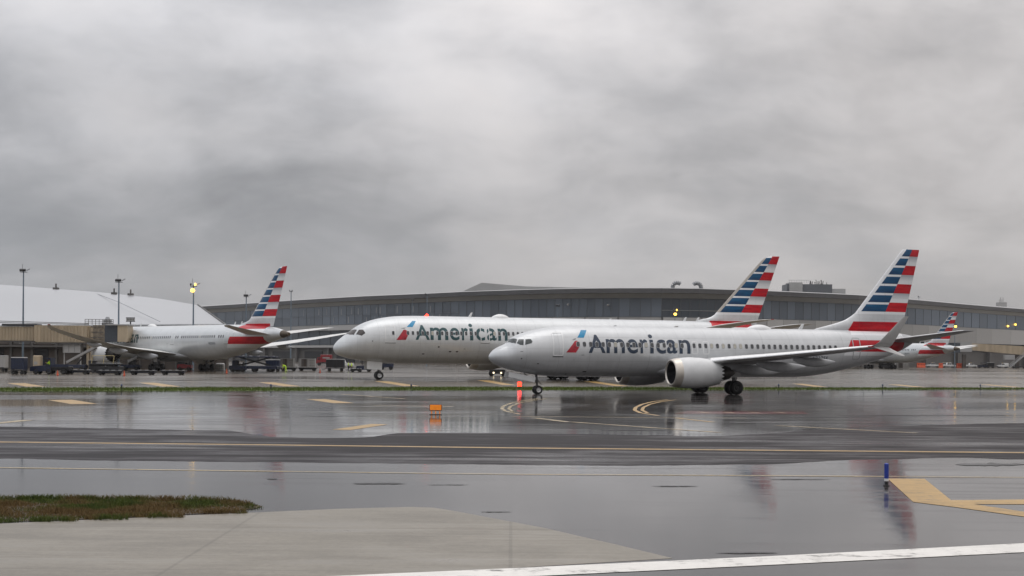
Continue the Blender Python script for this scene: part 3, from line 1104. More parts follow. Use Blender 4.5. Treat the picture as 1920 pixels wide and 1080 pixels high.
for k in range(4):
    x = 1310 + k * 47
    ribbon('painted_line', [(x, 772.8), (x + 20, 774.6)], .22, .009, G_line_f, ground)
# dark worn and patched strips in the concrete
G_tar = ground_mat('tar_patch', (.018, .017, .018), .12, .4, .3, .4, .35, .1, .55)
rnd = random.Random(21)
for x0, x1, y, h in((660, 762, 907, 3.2), (800, 880, 909, 1.6), (500, 520, 898, 2.6), (1340, 1460, 1037, 3.0), (1220, 1310, 912, 1.8), (1440, 1560, 899, 1.6), (900, 960, 960, 1.6), (1790, 1925, 871, 6.5), (1480, 1640, 782, 1.0), (1120, 1260, 807, 1.4), (560, 700, 780, 1.0), (1560, 1900, 779, 1.6)):
    up, dn = [], []
    n = 12
    for k in range(n + 1):
        u = k / n
        e = math.sin(PI * u)**.5 * h / 2
        x = x0 + (x1 - x0) * u
        up.append((x, y - e * rnd.uniform(.4, 1)))
        dn.append((x, y + .05 + e * rnd.uniform(.4, 1)))
    sheet('tar_patch', [g(*p) for p in up + dn[::-1]], .008, G_tar, ground)
# white edge line in front
sheet('painted_line', [g(300, 1095), g(960, 1066), g(1440, 1043.5), g(1920, 1019), g(2150, 1007), g(2150, 1023), g(1920, 1036), g(1440, 1060), g(960, 1083), g(300, 1112)], .006, G_line_w, ground)
# yellow marking at right
sheet('painted_line', [g(1664, 897.5), g(1733, 897.5), g(1783, 938), g(1920, 937), g(2100, 936), g(2100, 944), g(1920, 946), g(1826, 945.5), g(1920, 960), g(2100, 985), g(2100, 999), g(1920, 969), g(1790, 951), g(1712, 941.5)], .006, G_line_y, ground)


# ------------------------------------------------------------------ grass
def grass_mat(name, a, b, c):
    m = bpy.data.materials.new(name)
    m.use_nodes = True
    nt = m.node_tree
    bs = nt.nodes['Principled BSDF']
    tc = nt.nodes.new('ShaderNodeTexCoord')
    n = noise(nt, tc.outputs['Object'], .7, 4, .6)
    n2 = noise(nt, tc.outputs['Object'], 6.0, 3, .6)
    nt.links.new(mixc(nt, n.sm(.4, .56), mixc(nt, n2.sm(.3, .7), a, b), c), bs.inputs['Base Color'])
    bs.inputs['Roughness'].default_value = .7
    bs.inputs['Specular IOR Level'].default_value = .2
    return m


M_grass = grass_mat('grass_blades', (.045, .068, .014), (.095, .12, .025), (.15, .1, .042))
M_grassf = grass_mat('far_grass', (.05, .085, .012), (.1, .145, .022), (.09, .12, .025))
M_soil = mat('soil', (.06, .042, .025), .8, var=.35, scale=3)


def inside(p, poly):
    c = False
    for i in range(len(poly)):
        a, b = poly[i], poly[i - 1]
        if (a[1] > p[1]) != (b[1] > p[1]) and p[0] < (b[0] - a[0]) * (p[1] - a[1]) / (b[1] - a[1]) + a[0]:
            c = not c
    return c


def blades(name, poly, n, h, w, m, label, zb=0.0, clump=0.0, tufts=()):
    xs, ys = [p[0] for p in poly], [p[1] for p in poly]
    rnd = random.Random(11)
    V, Fc = [], []
    cl = [(rnd.uniform(min(xs), max(xs)), rnd.uniform(min(ys), max(ys)), rnd.uniform(.3, 1.6)) for _ in range(60)]
    k = 0
    tries = 0
    while k < n and tries < n * 12:
        tries += 1
        x, y = rnd.uniform(min(xs), max(xs)), rnd.uniform(min(ys), max(ys))
        if not inside((x, y), poly):
            continue
        hh = h * rnd.uniform(.5, 1.2)
        if clump:
            q = max(math.exp(-((x - a)**2 + (y - b)**2 * 4) / .25) * c for a, b, c in cl)
            if rnd.random() > .3 + q:
                continue
            hh *= .55 + clump * min(q, 1.2)
        a = rnd.uniform(0, 6.28)
        ca, sa = math.cos(a) * w, math.sin(a) * w
        lx, ly = rnd.uniform(-.5, .5) * hh, rnd.uniform(-.5, .5) * hh
        i = len(V)
        V += [(x - ca, y - sa, zb), (x + ca, y + sa, zb), (x + lx * .4 + ca * .6, y + ly * .4 + sa * .6, zb + hh * .6), (x + lx, y + ly, zb + hh)]
        Fc += [(i, i + 1, i + 2), (i, i + 2, i + 3)]
        k += 1
    for tx, ty, tr, tn in tufts:
        for _ in range(tn):
            a, q = rnd.uniform(0, 6.28), math.sqrt(rnd.random()) * tr
            x, y = tx + q * math.cos(a) * 2.2, ty + q * math.sin(a)
            hh = h * rnd.uniform(.6, 1.9)
            ca, sa = math.cos(a) * w, math.sin(a) * w
            lx, ly = rnd.uniform(-.7, .7) * hh, rnd.uniform(-.5, .5) * hh
            i = len(V)
            V += [(x - ca, y - sa, .002), (x + ca, y + sa, .002), (x + lx * .4 + ca * .6, y + ly * .4 + sa * .6, hh * .6), (x + lx, y + ly, hh)]
            Fc += [(i, i + 1, i + 2), (i, i + 2, i + 3)]
    o = link(name, mesh(name, V, Fc), None, m)
    return tag(o, label, 'grass', kind='stuff')


isl = [(-120, 946), (0, 941), (90, 938.5), (200, 939), (330, 939.5), (420, 941), (470, 944), (492, 949.5), (480, 954), (400, 962), (300, 968), (180, 973), (60, 977), (-120, 984)]
islP = [(g(*p).x, g(*p).y) for p in isl]
sheet('soil_bed', islP, .006, M_soil, kind='structure')
def ragged_loop(L, amp, seed):
    rnd = random.Random(seed)
    out = []
    for i in range(len(L)):
        a, b = Vector(L[i]), Vector(L[(i + 1) % len(L)])
        n = max(1, int((b - a).length / .35))
        for k in range(n):
            p = a.lerp(b, k / n)
            out.append((p.x + rnd.uniform(-amp, amp), p.y + rnd.uniform(-amp, amp)))
    return out


islP = ragged_loop(islP, .16, 4)
blades('grass', islP, 30000, .065, .007, M_grass, 'patchy green and brown turf island at lower left', .006, .9,
       [(g(px, py).x, g(px, py).y, rr, int(rr * 1500)) for px, py, rr in((28, 937.5, .22), (62, 938, .16), (90, 937.2, .2), (118, 936.5, .3), (155, 938.2, .15), (196, 938, .25), (235, 938.6, .3), (284, 938.4, .22), (345, 939, .28), (400, 940.5, .2), (300, 970, .2), (200, 974, .18), (100, 977, .2), (420, 962, .2))])
gt = [(-300, 728.2), (0, 728), (480, 727.4), (960, 726.6), (1440, 727.6), (1920, 728.4), (2200, 729)]
gb = [(2200, 730.4), (1920, 730.2), (1440, 731), (960, 732), (480, 733), (0, 734), (-300, 735)]
stripP = [(g(*p).x, g(*p).y) for p in gt + gb]
sheet('verge', stripP, .012, M_grassf, kind='structure')
blades('grass', stripP, 26000, .16, .03, M_grassf, 'long narrow strip of green grass behind the near taxiway', .012)


# ------------------------------------------------------------------ airfield fittings
def edge_light(px, py, label, tall=.38):
    r = thing('taxiway_edge_light', label, 'edge light', g(px, py), 0, 'edge lights along the grass strip')
    MB().lathe([(0, .11), (.03, .11), (.04, .05), (tall * .65, .045), (tall * .66, .08), (tall * .75, .085)], (0, 0, 0), 'z', 10).build('post', M_dark, r, True)
    MB().lathe([(tall * .75, .075), (tall * .9, .07), (tall, .03), (tall + .005, .001)], (0, 0, 0), 'z', 10).build('blue_lens', mat('blue_lens', (.02, .05, .14), .2, coat=.5), r, True)


for px, py, lb in((228, 732, 'small dark edge light post on the grass strip, leftmost'), (508, 731.5, 'small edge light on the grass strip below the parked tail'), (771, 731, 'small edge light on the grass strip right of the wide body nose gear'),
                  (1460, 730, 'small edge light on the grass strip right of the narrow body main wheels'), (1655, 730, 'small edge light on the grass strip under the winglet'), (1838, 730, 'small edge light on the grass strip, rightmost')):
    edge_light(px, py, lb, .5)

r = thing('edge_marker', 'blue reflective marker post beside the yellow marking at lower right', 'marker', g(1662, 911))
MB().lathe([(0, .075), (.02, .075), (.03, .045), (.11, .045), (.115, .001)], (0, 0, 0), 'z', 14).build('base', M_dark, r, True)
MB().lathe([(.11, .05), (.17, .05)], (0, 0, 0), 'z', 14).build('white_band', M_white, r, True)
MB().lathe([(.17, .052), (.5, .052), (.52, .03), (.522, .001)], (0, 0, 0), 'z', 14).build('blue_sleeve', mat('blue_sleeve', (.012, .04, .3), .35), r, True)

r = thing('airfield_sign', 'small orange box sign on a leg beside the near taxiway', 'sign', g(817, 777.5))
M_sign = mat('sign_amber', (.75, .2, .015), .4, var=.2, scale=4, emit=((1, .3, .02), .3))
MB().cbox((0, 0, .36), (.62, .2, .32), .03).build('housing', M_dark, r)
MB().box((0, -.105, .36), (.56, .012, .26)).build('face_panel', M_sign, r)
for x in(-.2, 0, .2):
    MB().box((x, 0, .115), (.05, .06, .17)).build('leg', M_sign, r)
MB().box((0, 0, .015), (.6, .3, .03)).build('base_plate', M_dark, r)

r = thing('obstruction_light', 'glowing red warning light standing on the grass strip by the nose gear', 'warning light', g(974, 727.5))
MB().cbox((0, 0, .08), (.36, .3, .16), .03).build('base', M_dark, r)
MB().cbox((0, 0, .36), (.36, .3, .4), .06).build('red_lens', M_redl, r)
MB().box((0, 0, .585), (.3, .24, .04)).build('cap', M_dark, r)


# ------------------------------------------------------------------ terminal (long curved building)
M_fascia = mat('roof_fascia', (.085, .085, .088), .5, var=.1, scale=.1)
M_soffit = mat('pale_soffit', (.36, .36, .355), .5, var=.06, scale=.1)
M_band = mat('precast_band', (.4, .395, .385), .55, var=.1, scale=.15)
M_tglass = mat('terminal_glass', (.12, .142, .17), .3, var=.2, scale=.05, spec=.35)
M_tglass3 = mat('terminal_glass_blue', (.115, .145, .185), .3, var=.15, scale=.05, spec=.35)
M_pale_bar = mat('pale_bar_grey', (.26, .265, .27), .6, var=.3, scale=.3)
M_tglass2 = mat('terminal_glass_dark', (.045, .056, .07), .3, var=.3, scale=.12)
M_mull = mat('mullion', (.105, .112, .122), .45, var=.1)
M_tbase = mat('ramp_level_wall', (.1, .095, .09), .6, var=.25, scale=.2)
M_roofm = mat('roof_metal', (.3, .3, .3), .45, var=.08, scale=.05)
def pane_variation(m, lo, hi):
    nt = m.node_tree
    b = nt.nodes['Principled BSDF']
    src = b.inputs['Base Color'].links[0].from_socket
    oi = nt.nodes.new('ShaderNodeObjectInfo')
    k = X(nt, oi.outputs['Random']) * (hi - lo) + lo
    n = nt.nodes.new('ShaderNodeMix')
    n.data_type = 'RGBA'
    n.blend_type = 'MULTIPLY'
    n.inputs[0].default_value = 1
    nt.links.new(src, n.inputs[6])
    nt.links.new(comb(nt, k, k, k), n.inputs[7])
    nt.links.new(n.outputs[2], b.inputs['Base Color'])


for m_ in(M_tglass, M_tglass3, M_band):
    pane_variation(m_, .78, 1.2)
CUBE = MB().box((0, 0, 0), (1, 1, 1))
CUBE_ME = {}


def ucube(m):
    if m.name not in CUBE_ME:
        me = mesh('unit_' + m.name, CUBE.V, CUBE.F)
        bm = bmesh.new()
        bm.from_mesh(me)
        bmesh.ops.recalc_face_normals(bm, faces=bm.faces)
        bm.to_mesh(me)
        bm.free()
        me.materials.append(m)
        CUBE_ME[m.name] = me
    return CUBE_ME[m.name]


def slab(name, a, b, z0, z1, th, off, m, parent):
    """vertical slab between plan points a and b, pushed off metres towards the viewer"""
    a, b = Vector(a), Vector(b)
    d = b - a
    n = Vector((d.y, -d.x)).normalized()
    c = (a + b) / 2 + n * off
    o = link(name, ucube(m), parent)
    o.location = (c.x, c.y, (z0 + z1) / 2)
    o.rotation_euler = (0, 0, math.atan2(d.y, d.x))
    o.scale = (d.length, th, z1 - z0)
    return o


TH = 27.0
prof = [(330, 577.5), (375, 575), (440, 571), (500, 567), (560, 563), (620, 559.5), (680, 556), (740, 553.5), (800, 551), (860, 548), (920, 546), (980, 544), (1040, 542.5), (1100, 541.5), (1160, 541), (1240, 541), (1310, 542), (1370, 544), (1430, 546), (1490, 548.5), (1550, 551), (1610, 554), (1670, 559), (1730, 564), (1790, 569.5), (1850, 574.5), (1920, 580), (2000, 586), (2100, 593)]
TP = []
for px, py in prof:
    D = FOC * (TH - CAMH) / (hor(px) - py)
    TP.append((px, gd(px, D).xy))
term = thing('terminal_building', 'long curved terminal with dark glass front and grey overhanging roof', 'building', (0, 0, 0))
back = [p + Vector((p.x * .0, 60)) for _, p in TP]
# roof: continuous lofted strip with a deep dark fascia and a pale strip below it
V, F1, F2, F3 = [], [], [], []
for i, (_, p) in enumerate(TP):
    q = p.normalized()
    f_ = p - q * 4
    h_ = p - q * 2.5
    V += [(f_.x, f_.y, TH - 1.7), (f_.x, f_.y, TH - .1), (p.x + q.x * 12, p.y + q.y * 12, TH + .9), (p.x + q.x * 60, p.y + q.y * 60, TH - 2), (p.x + q.x * 60, p.y + q.y * 60, 0), (h_.x, h_.y, TH - 1.75), (p.x - q.x * .4, p.y - q.y * .4, TH - 3.3), (p.x + q.x, p.y + q.y, TH - 3.35)]
for i in range(len(TP) - 1):
    a, b = i * 8, i * 8 + 8
    F1 += [(a + 1, b + 1, b + 2, a + 2), (a + 2, b + 2, b + 3, a + 3), (a + 3, b + 3, b + 4, a + 4)]
    F2 += [(a, b, b + 1, a + 1), (a, a + 5, b + 5, b)]
    F3 += [(a + 5, a + 6, b + 6, b + 5), (a + 6, a + 7, b + 7, b + 6)]
MB().add(V, F1).build('roof', M_roofm, term)
MB().add(V, F2).build('fascia', M_fascia, term)
MB().add(V, F3).build('soffit', M_soffit, term)
rnd = random.Random(3)
GT = TH - 3.4
for i in range(len(TP) - 1):
    px0, a = TP[i]
    px1, b = TP[i + 1]
    pm = (px0 + px1) / 2
    left = px1 <= 860
    dark = 1230 < pm < 1380
    gz0 = 15.6 if left else 17.0
    n = 4
    for k in range(n):
        p0, p1 = a.lerp(b, k / n), a.lerp(b, (k + 1) / n)
        rows = ((gz0 + .25, 19.4), (19.5, GT)) if left or dark else ((gz0 + .25, GT),)
        e = (p1 - p0).normalized()
        for z0, z1 in rows:
            slab('pane', p0 + e * .07, p1 - e * .07, z0, z1, .2, rnd.uniform(-.03, .03), M_tglass2 if dark else M_tglass if pm < 1700 else M_tglass3, term)
        slab('mullion', p0 - e * .06, p0 + e * .06, gz0, GT, .3, .06, M_mull, term)
        if 545 < pm < 860:
            # pale upright bars added over the two rows of glass
            for z0, z1 in((gz0 + .8, gz0 + 3.2), (19.9, 22.6)):
                u = rnd.uniform(.15, .7)
                if rnd.random() < .75:
                    q0 = p0.lerp(p1, u)
                    slab('pale_bar', q0, q0 + e * rnd.uniform(.25, .7), z0 + rnd.uniform(-.2, .2), z1 + rnd.uniform(-.3, .2), .05, .16, M_pale_bar, term)
    if dark:
        slab('transom', a, b, 19.4, 19.52, .3, .12, M_soffit, term)
    slab('transom', a, b, gz0 - .1, gz0 + .2, .5, .2, M_mull, term)
    if left:
        slab('spandrel_panel', a, b, 13.4, gz0 - .1, 1.2, .9, M_band, term)
        for k in range(3):
            p0, p1 = a.lerp(b, k / 3), a.lerp(b, (k + 1) / 3)
            e = (p1 - p0).normalized() * .12
            slab('pane', p0 + e, p1 - e, 7.4, 13.3, .2, .1, M_tglass2, term)
            slab('mullion', p0 - e, p0 + e, 7.2, 13.4, .4, .2, M_mull, term)
        slab('spandrel_panel', a, b, 6.2, 7.2, 1.4, 1.2, M_band, term)
        slab('wall', a, b, 0, 6.2, .5, -.4, M_tbase, term)
        slab('ramp_door', a.lerp(b, .2), a.lerp(b, .75), 0, 4.6, .3, .05, M_black, term)
        slab('column', a.lerp(b, -.02), a.lerp(b, .03), 0, 6.2, 1.0, 1.0, M_tbase, term)
    else:
        for k in range(2):
            p0, p1 = a.lerp(b, k / 2), a.lerp(b, (k + 1) / 2)
            e = (p1 - p0).normalized() * .05
            slab('spandrel_panel', p0 + e, p1 - e, 10.2, gz0 - .1, 1.4, 1.6 + rnd.uniform(-.03, .03), M_band, term)
        slab('pane', a, b, 6.8, 10.2, .3, .3, M_tglass2, term)
        slab('wall', a, b, 0, 6.8, .5, -.4, M_tbase, term)
        slab('column', a.lerp(b, -.03), a.lerp(b, .03), 0, 10.2, 1.0, 1.4, M_tbase, term)

# raised roof block, vents, roof plant
def roof_at(px):
    for i in range(len(TP) - 1):
        if TP[i][0] <= px <= TP[i + 1][0]:
            u = (px - TP[i][0]) / (TP[i + 1][0] - TP[i][0])
            return TP[i][1].lerp(TP[i + 1][1], u)


c = roof_at(930)
D = c.y + 22
p0, p1, p2 = at(862, 549, D), at(903, 530, D), at(985, 535.5, D)
mb = MB().prism([(p0.x, TH - 2), (p0.x, p0.z), (p1.x, p1.z), (p2.x, p2.z - .3), (at(1150, 540, D).x, at(1150, 541, D).z), (at(1150, 540, D).x, TH - 2)], 'y', D, D + 25)
mb.build('raised_roof', M_soffit, term)
for px, fl in((1266, 1), (1320, -1)):
    c = roof_at(px)
    r = thing('roof_vent', 'curved grey duct cowl on the terminal roof, ' + ('left one of the pair' if fl > 0 else 'right one of the pair'), 'vent', (c.x, c.y + 9, TH + .4), 0, 'curved duct cowls on the terminal roof')
    pts = [(0, 0, -1.2), (0, 0, .6)]
    for k in range(8):
        a = math.radians(180 - 20 * k)
        pts.append((fl * (1.55 + 1.55 * math.cos(a)), 0, .7 + 1.5 * math.sin(a)))
    MB().tube(pts, .7, 14).build('duct', M_steel, r, True)
    for k in range(2, 9):
        p = Vector(pts[k])
        t_ = (Vector(pts[k + 1]) - Vector(pts[k - 1])).normalized() * .06
        MB().tube([p - t_, p + t_], .77, 14).build('seam_ring', M_fascia, r)
c = roof_at(1560)
r = thing('roof_plant_room', 'grey plant room with a thicket of pipes on the terminal roof', 'plant room', (c.x, c.y + 30, TH + .6))
sc_ = c.y / FOC
def pxw(a): return a * (c.y + 30) / FOC
MB().box((pxw(1545 - 1560), 0, pxw(10) + .2), (pxw(84), 10, pxw(20))).build('block', M_mull, r)
MB().box((pxw(1598 - 1560), 0, pxw(6)), (pxw(30), 8, pxw(14))).build('low_block', M_soffit, r)
MB().box((pxw(1519 - 1560), -2, pxw(11) + .2), (pxw(24), 8, pxw(24))).build('end_block', M_band, r)
rnd = random.Random(9)
for k in range(16):
    x = pxw(rnd.uniform(1552, 1586) - 1560)
    h = pxw(rnd.uniform(5, 11))
    z = pxw(20) + .1
    MB().tube([(x, rnd.uniform(-3, 3), z), (x + rnd.uniform(-.1, .1), 0, z + h)], .14, 6).build('pipe', M_tbase, r)
mb = MB()
for x in np.linspace(1508, 1545, 9):
    mb.box((pxw(x - 1560), -4, pxw(26)), (.08, .08, pxw(6)))
mb.box((pxw(1526 - 1560), -4, pxw(28.5)), (pxw(38), .08, .1))
mb.build('guard_rail', M_steel, r)
c = roof_at(1912)
r = thing('roof_hut', 'small pale hut with aerials on the roof at the far right edge', 'roof hut', (c.x, c.y + 25, TH - 1))
MB().cbox((0, 0, 2), (4, 4, 6.4), .1).build('hut', M_band, r)
for k in range(4):
    MB().tube([(-1 + k * .6, 0, 5), (-1 + k * .6, 0, 6.5 + (k % 2) * 1.1)], .09, 6).build('aerial', M_tbase, r)

for px, py in((1890, 611.5), (1904, 608.5), (1065, 571), (1140, 572)):
    c = roof_at(px)
    p = at(px, py, c.y - 1.5)
    lit = px > 1800
    MB().lathe([(-.4, .001), (-.3, .35), (0, .5), (.3, .35), (.4, .001)], p, 'z', 10).build('wall_lamp', M_yell if lit else M_soffit, term, True)
# ------------------------------------------------------------------ white-roofed concourse at left
M_wroof = mat('white_membrane_roof', (.4, .41, .425), .4, var=.04, scale=.06)
con = thing('concourse_building', 'low dark concourse under a huge smooth white roof at left', 'building', (0, 0, 0))
eave = [at(-260, 612, 262), at(-100, 612, 264), at(60, 612, 266), at(240, 611, 268), at(330, 610, 269), at(424, 610, 270)]
ridge = [at(-260, 512, 340), at(-100, 526, 338), at(60, 538, 336), at(200, 549, 334), at(300, 560, 330), at(371, 572, 326)]
V, Fc = [], []
ns = 12
for k in range(ns + 1):
    u = k / ns
    for j in range(25):
        f = j / 24 * 5
        i = min(int(f), 4)
        e, r_ = eave[i].lerp(eave[i + 1], f - i), ridge[i].lerp(ridge[i + 1], f - i)
        p = e.lerp(r_, u)
        p.z += 1.0 * math.sin(PI * u) * (1 - j / 24)
        V.append(p)
for k in range(ns):
    for j in range(24):
        a = k * 25 + j
        Fc.append((a, a + 1, a + 26, a + 25))
me = mesh('roof', V, Fc, True, 60)
ro = link('roof', me, con, M_wroof)
for k in (0,):
    mb = MB()
    mb.tube([V[24 + q * 25] + Vector((0, -.1, .1)) for q in range(ns + 1)], .16, 6)
    mb.build('roof_edge', M_tbase, ro)
mb = MB().tube([at(178, 549.5, 332), at(222, 566, 300), at(300, 603, 270)], .07, 5)
mb.build('cable', M_steel, ro)
mb = MB()
for a, b in zip(eave[:-1], eave[1:]):
    mb.tube([a + Vector((0, -.3, 0)), b + Vector((0, -.3, 0))], .28, 8)
mb.build('gutter', M_steel, con)
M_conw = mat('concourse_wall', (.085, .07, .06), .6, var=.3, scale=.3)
for i in range(len(eave) - 1):
    a, b = eave[i].xy, eave[i + 1].xy
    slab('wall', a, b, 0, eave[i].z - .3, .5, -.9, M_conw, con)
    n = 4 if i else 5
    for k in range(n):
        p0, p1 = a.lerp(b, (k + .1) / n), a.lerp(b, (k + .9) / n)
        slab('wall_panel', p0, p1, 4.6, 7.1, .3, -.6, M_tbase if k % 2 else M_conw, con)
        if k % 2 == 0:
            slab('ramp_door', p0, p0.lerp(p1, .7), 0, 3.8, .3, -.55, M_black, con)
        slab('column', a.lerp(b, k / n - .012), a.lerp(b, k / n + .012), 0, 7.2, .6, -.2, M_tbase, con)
    slab('walkway_slab', a, b, 4.1, 4.45, 2.0, .2, M_tbase, con)
for px, py, D in((105, 541, 334), (214, 550, 331), (128, 583, 300), (245, 552, 330)):
    p = at(px, py, D)
    MB().box(p, (1.2, 1.2, .5)).box(p + Vector((0, 0, .6)), (.3, .3, 1.2)).build('roof_unit', M_tbase, ro)
# right-hand end wall of the concourse
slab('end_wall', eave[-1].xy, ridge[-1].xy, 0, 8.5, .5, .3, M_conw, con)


# ------------------------------------------------------------------ jet bridges
def corrugated(name, x0, x1, z0, z1, y, parent, pitch=.55):
    """ribbed wall sheet, one part"""
    V, Fc = [], []
    n = int((x1 - x0) / pitch)
    pts = []
    for k in range(n):
        a = x0 + (x1 - x0) * k / n
        w = (x1 - x0) / n
        pts += [(a, 0), (a + w * .3, 0), (a + w * .4, .09), (a + w * .9, .09)]
    pts.append((x1, 0))
    for x, d in pts:
        V += [(x, y - d, z0), (x, y - d, z1)]
    for i in range(len(pts) - 1):
        Fc.append((2 * i, 2 * i + 2, 2 * i + 3, 2 * i + 1))
    me = mesh(name, V, Fc)
    return link(name, me, parent, M_beige)


jb = thing('jet_bridge', 'long beige corrugated jet bridge reaching the parked wide body airliner', 'jet bridge', (0, 0, 0))
JD = 243
def jx(px): return gd(px, JD).x
def jz(py, px=80): return at(px, py, JD).z
tb = MB().box(((jx(-220) + jx(68)) / 2, JD + 1.6, (jz(639.5) + jz(612.5)) / 2), (jx(68) - jx(-220), 3.0, jz(612.5) - jz(639.5)))
tb.build('tunnel_section', M_beige, jb)
corrugated('ribbed_side', jx(-220), jx(68), jz(638.5), jz(613), JD + .06, jb)
tb = MB().box(((jx(66) + jx(165)) / 2, JD + 1.2, (jz(642) + jz(610)) / 2), (jx(165) - jx(66), 3.6, jz(610) - jz(642)))
tb.build('tunnel_section', M_beige, jb)
corrugated('ribbed_side', jx(66), jx(165), jz(641), jz(610.6), JD - .65, jb)
for a, b, y0, y1 in((-220, 68, 639.5, 641.2), (66, 166, 642, 643.6)):
    MB().box(((jx(a) + jx(b)) / 2, JD + .4, jz((y0 + y1) / 2)), (jx(b) - jx(a), 3.2, jz(y0) - jz(y1))).build('floor_beam', M_tbase, jb)
for a in(-150, -60, 40, 68, 100, 140):
    MB().box((jx(a), JD - .4, jz(643.8)), (.5, .3, .18)).build('underside_lamp', M_soffit, jb)
# rails and conduits on the tunnel roof
mb = MB()
mb.tube([(jx(-220), JD, jz(598)), (jx(165), JD, jz(606))], .06, 5)
mb.tube([(jx(-220), JD, jz(602)), (jx(165), JD, jz(608))], .06, 5)
mb.build('roof_conduit', M_tbase, jb)
MB().box(((jx(4) + jx(70)) / 2, JD + 1, jz(609.5)), (jx(70) - jx(4), 2.6, .35)).build('roof_unit', M_dark, jb)
# end frame, cab, hood
for a in(165, 172):
    MB().box((jx(a), JD + .2, jz(650) * .5 + 1.8), (.5, .5, jz(600) - 1)).build('lift_column', M_beige, jb)
MB().box(((jx(174) + jx(196)) / 2, JD + 1.5, (jz(641) + jz(609)) / 2), (jx(196) - jx(174), 3, jz(609) - jz(641))).build('rotunda', mat('tan_lattice', (.2, .165, .12), .6, var=.4, scale=2), jb)
MB().box(((jx(196) + jx(222)) / 2, JD + 1.5, (jz(640) + jz(609)) / 2), (jx(222) - jx(196), 3, jz(609) - jz(640))).build('cab', mat('slate_cab', (.05, .06, .075), .4), jb)
MB().prism([(jx(222), jz(640)), (jx(240), jz(640)), (jx(242), jz(632)), (jx(240), jz(609.5)), (jx(222), jz(608))], 'y', JD - .6, JD + 3).build('hood', M_beige, jb)
MB().box(((jx(201) + jx(244)) / 2, JD + 1, jz(608)), (jx(244) - jx(201), 3.8, .2)).build('cab_roof', M_soffit, jb)
# roof railings and cooling unit
for k, a in enumerate(np.linspace(158, 211, 9)):
    MB().tube([(jx(a), JD + .3, jz(609)), (jx(a), JD + .3, jz(598))], .05, 5).build('rail_post', M_tbase, jb)
for y in(598, 601.5, 605):
    MB().tube([(jx(158), JD + .3, jz(y)), (jx(211), JD + .3, jz(y))], .045, 5).build('rail', M_tbase, jb)
MB().lathe([(jz(609), 1.0), (jz(604), 1.0), (jz(603), .75), (jz(598.5), .75), (jz(597), .45), (jz(593), .3), (jz(592.5), .001)], (jx(195), JD + 2, 0), 'z', 14).build('cooling_unit', M_steel, jb, True)
for a in(176, 189):
    for y in(612, 622, 632):
        MB().box((jx(a), JD - .08, jz(y)), (1.0, .08, .12)).build('lattice_bar', M_tbase, jb)
# support bogie, stair, cabinet
MB().box((jx(172), JD + .6, 2.2), (.7, .7, 4.4)).build('support_leg', M_beige, jb)
MB().box((jx(172), JD + .6, .6), (3.2, .9, .5)).build('bogie', M_tbase, jb)
for q in(-1, 1):
    wheel(jb, (jx(172) + q * 1.1, JD + .1, .55), .55, .4, 'bogie_wheel')
MB().cbox(((jx(119) + jx(152)) / 2, JD + .4, (jz(661) + jz(646)) / 2), (jx(152) - jx(119), 1.6, jz(646) - jz(661)), .06).build('service_cabinet', M_band, jb)
for a in(120, 130, 141):
    MB().box((jx(a), JD - .45, (jz(660) + jz(646)) / 2), (.12, .06, jz(647) - jz(660))).build('cabinet_rib', M_soffit, jb)
for a in(120, 151):
    MB().box((jx(a), JD + .2, jz(661) / 2), (.18, .18, jz(661))).build('cabinet_leg', M_band, jb)
# gate number board
r = thing('gate_sign', 'small white board on a post above the jet bridge cab', 'sign', (jx(237), JD + 2.5, jz(609)))
MB().box((0, 0, 1.1), (1.55, .12, .62)).build('board', M_soffit, r)
for z in(.76, 1.44):
    MB().box((0, -.02, z), (1.6, .18, .1)).build('frame_bar', M_dark, r)
MB().tube([(0, 0, -.2), (0, 0, .8)], .12, 6).build('post', M_dark, r)
for k in range(5):
    MB().box((-.55 + k * .27, -.07, 1.1), (.15, .02, .28 if k % 2 else .36)).build('character', M_tbase, r)

# far right jet bridge
D2 = 505
jr = thing('jet_bridge', 'distant pale beige jet bridge at the right edge beyond the parked fin', 'jet bridge', (0, 0, 0))
def rx(px): return gd(px, D2).x
def rz_(py, px=1870): return at(px, py, D2).z
MB().prism([(rx(1822), rz_(657)), (rx(1822), rz_(644)), (rx(2000), rz_(653)), (rx(2000), rz_(672))], 'y', D2, D2 + 3.5).build('tunnel_section', M_beige, jr)
MB().box(((rx(1800) + rx(1822)) / 2, D2 + 1.6, (rz_(642) + rz_(660)) / 2), (rx(1822) - rx(1800), 3.6, rz_(642) - rz_(660))).build('rotunda', M_soffit, jr)
MB().box(((rx(1780) + rx(1800)) / 2, D2 + 1.6, (rz_(644) + rz_(662)) / 2), (rx(1800) - rx(1780), 3.4, rz_(644) - rz_(662))).build('cab', mat('slate_cab'), jr)
for a in(1810, 1910):
    MB().box((rx(a), D2 + 1.5, 2.5), (1.2, 1.2, 5)).build('support_leg', M_conw, jr)
MB().cbox(((rx(1880) + rx(1900)) / 2, D2 - 1, (rz_(666) + rz_(674)) / 2), (rx(1900) - rx(1881), 2, 1.6), .06).build('service_cabinet', M_soffit, jr)


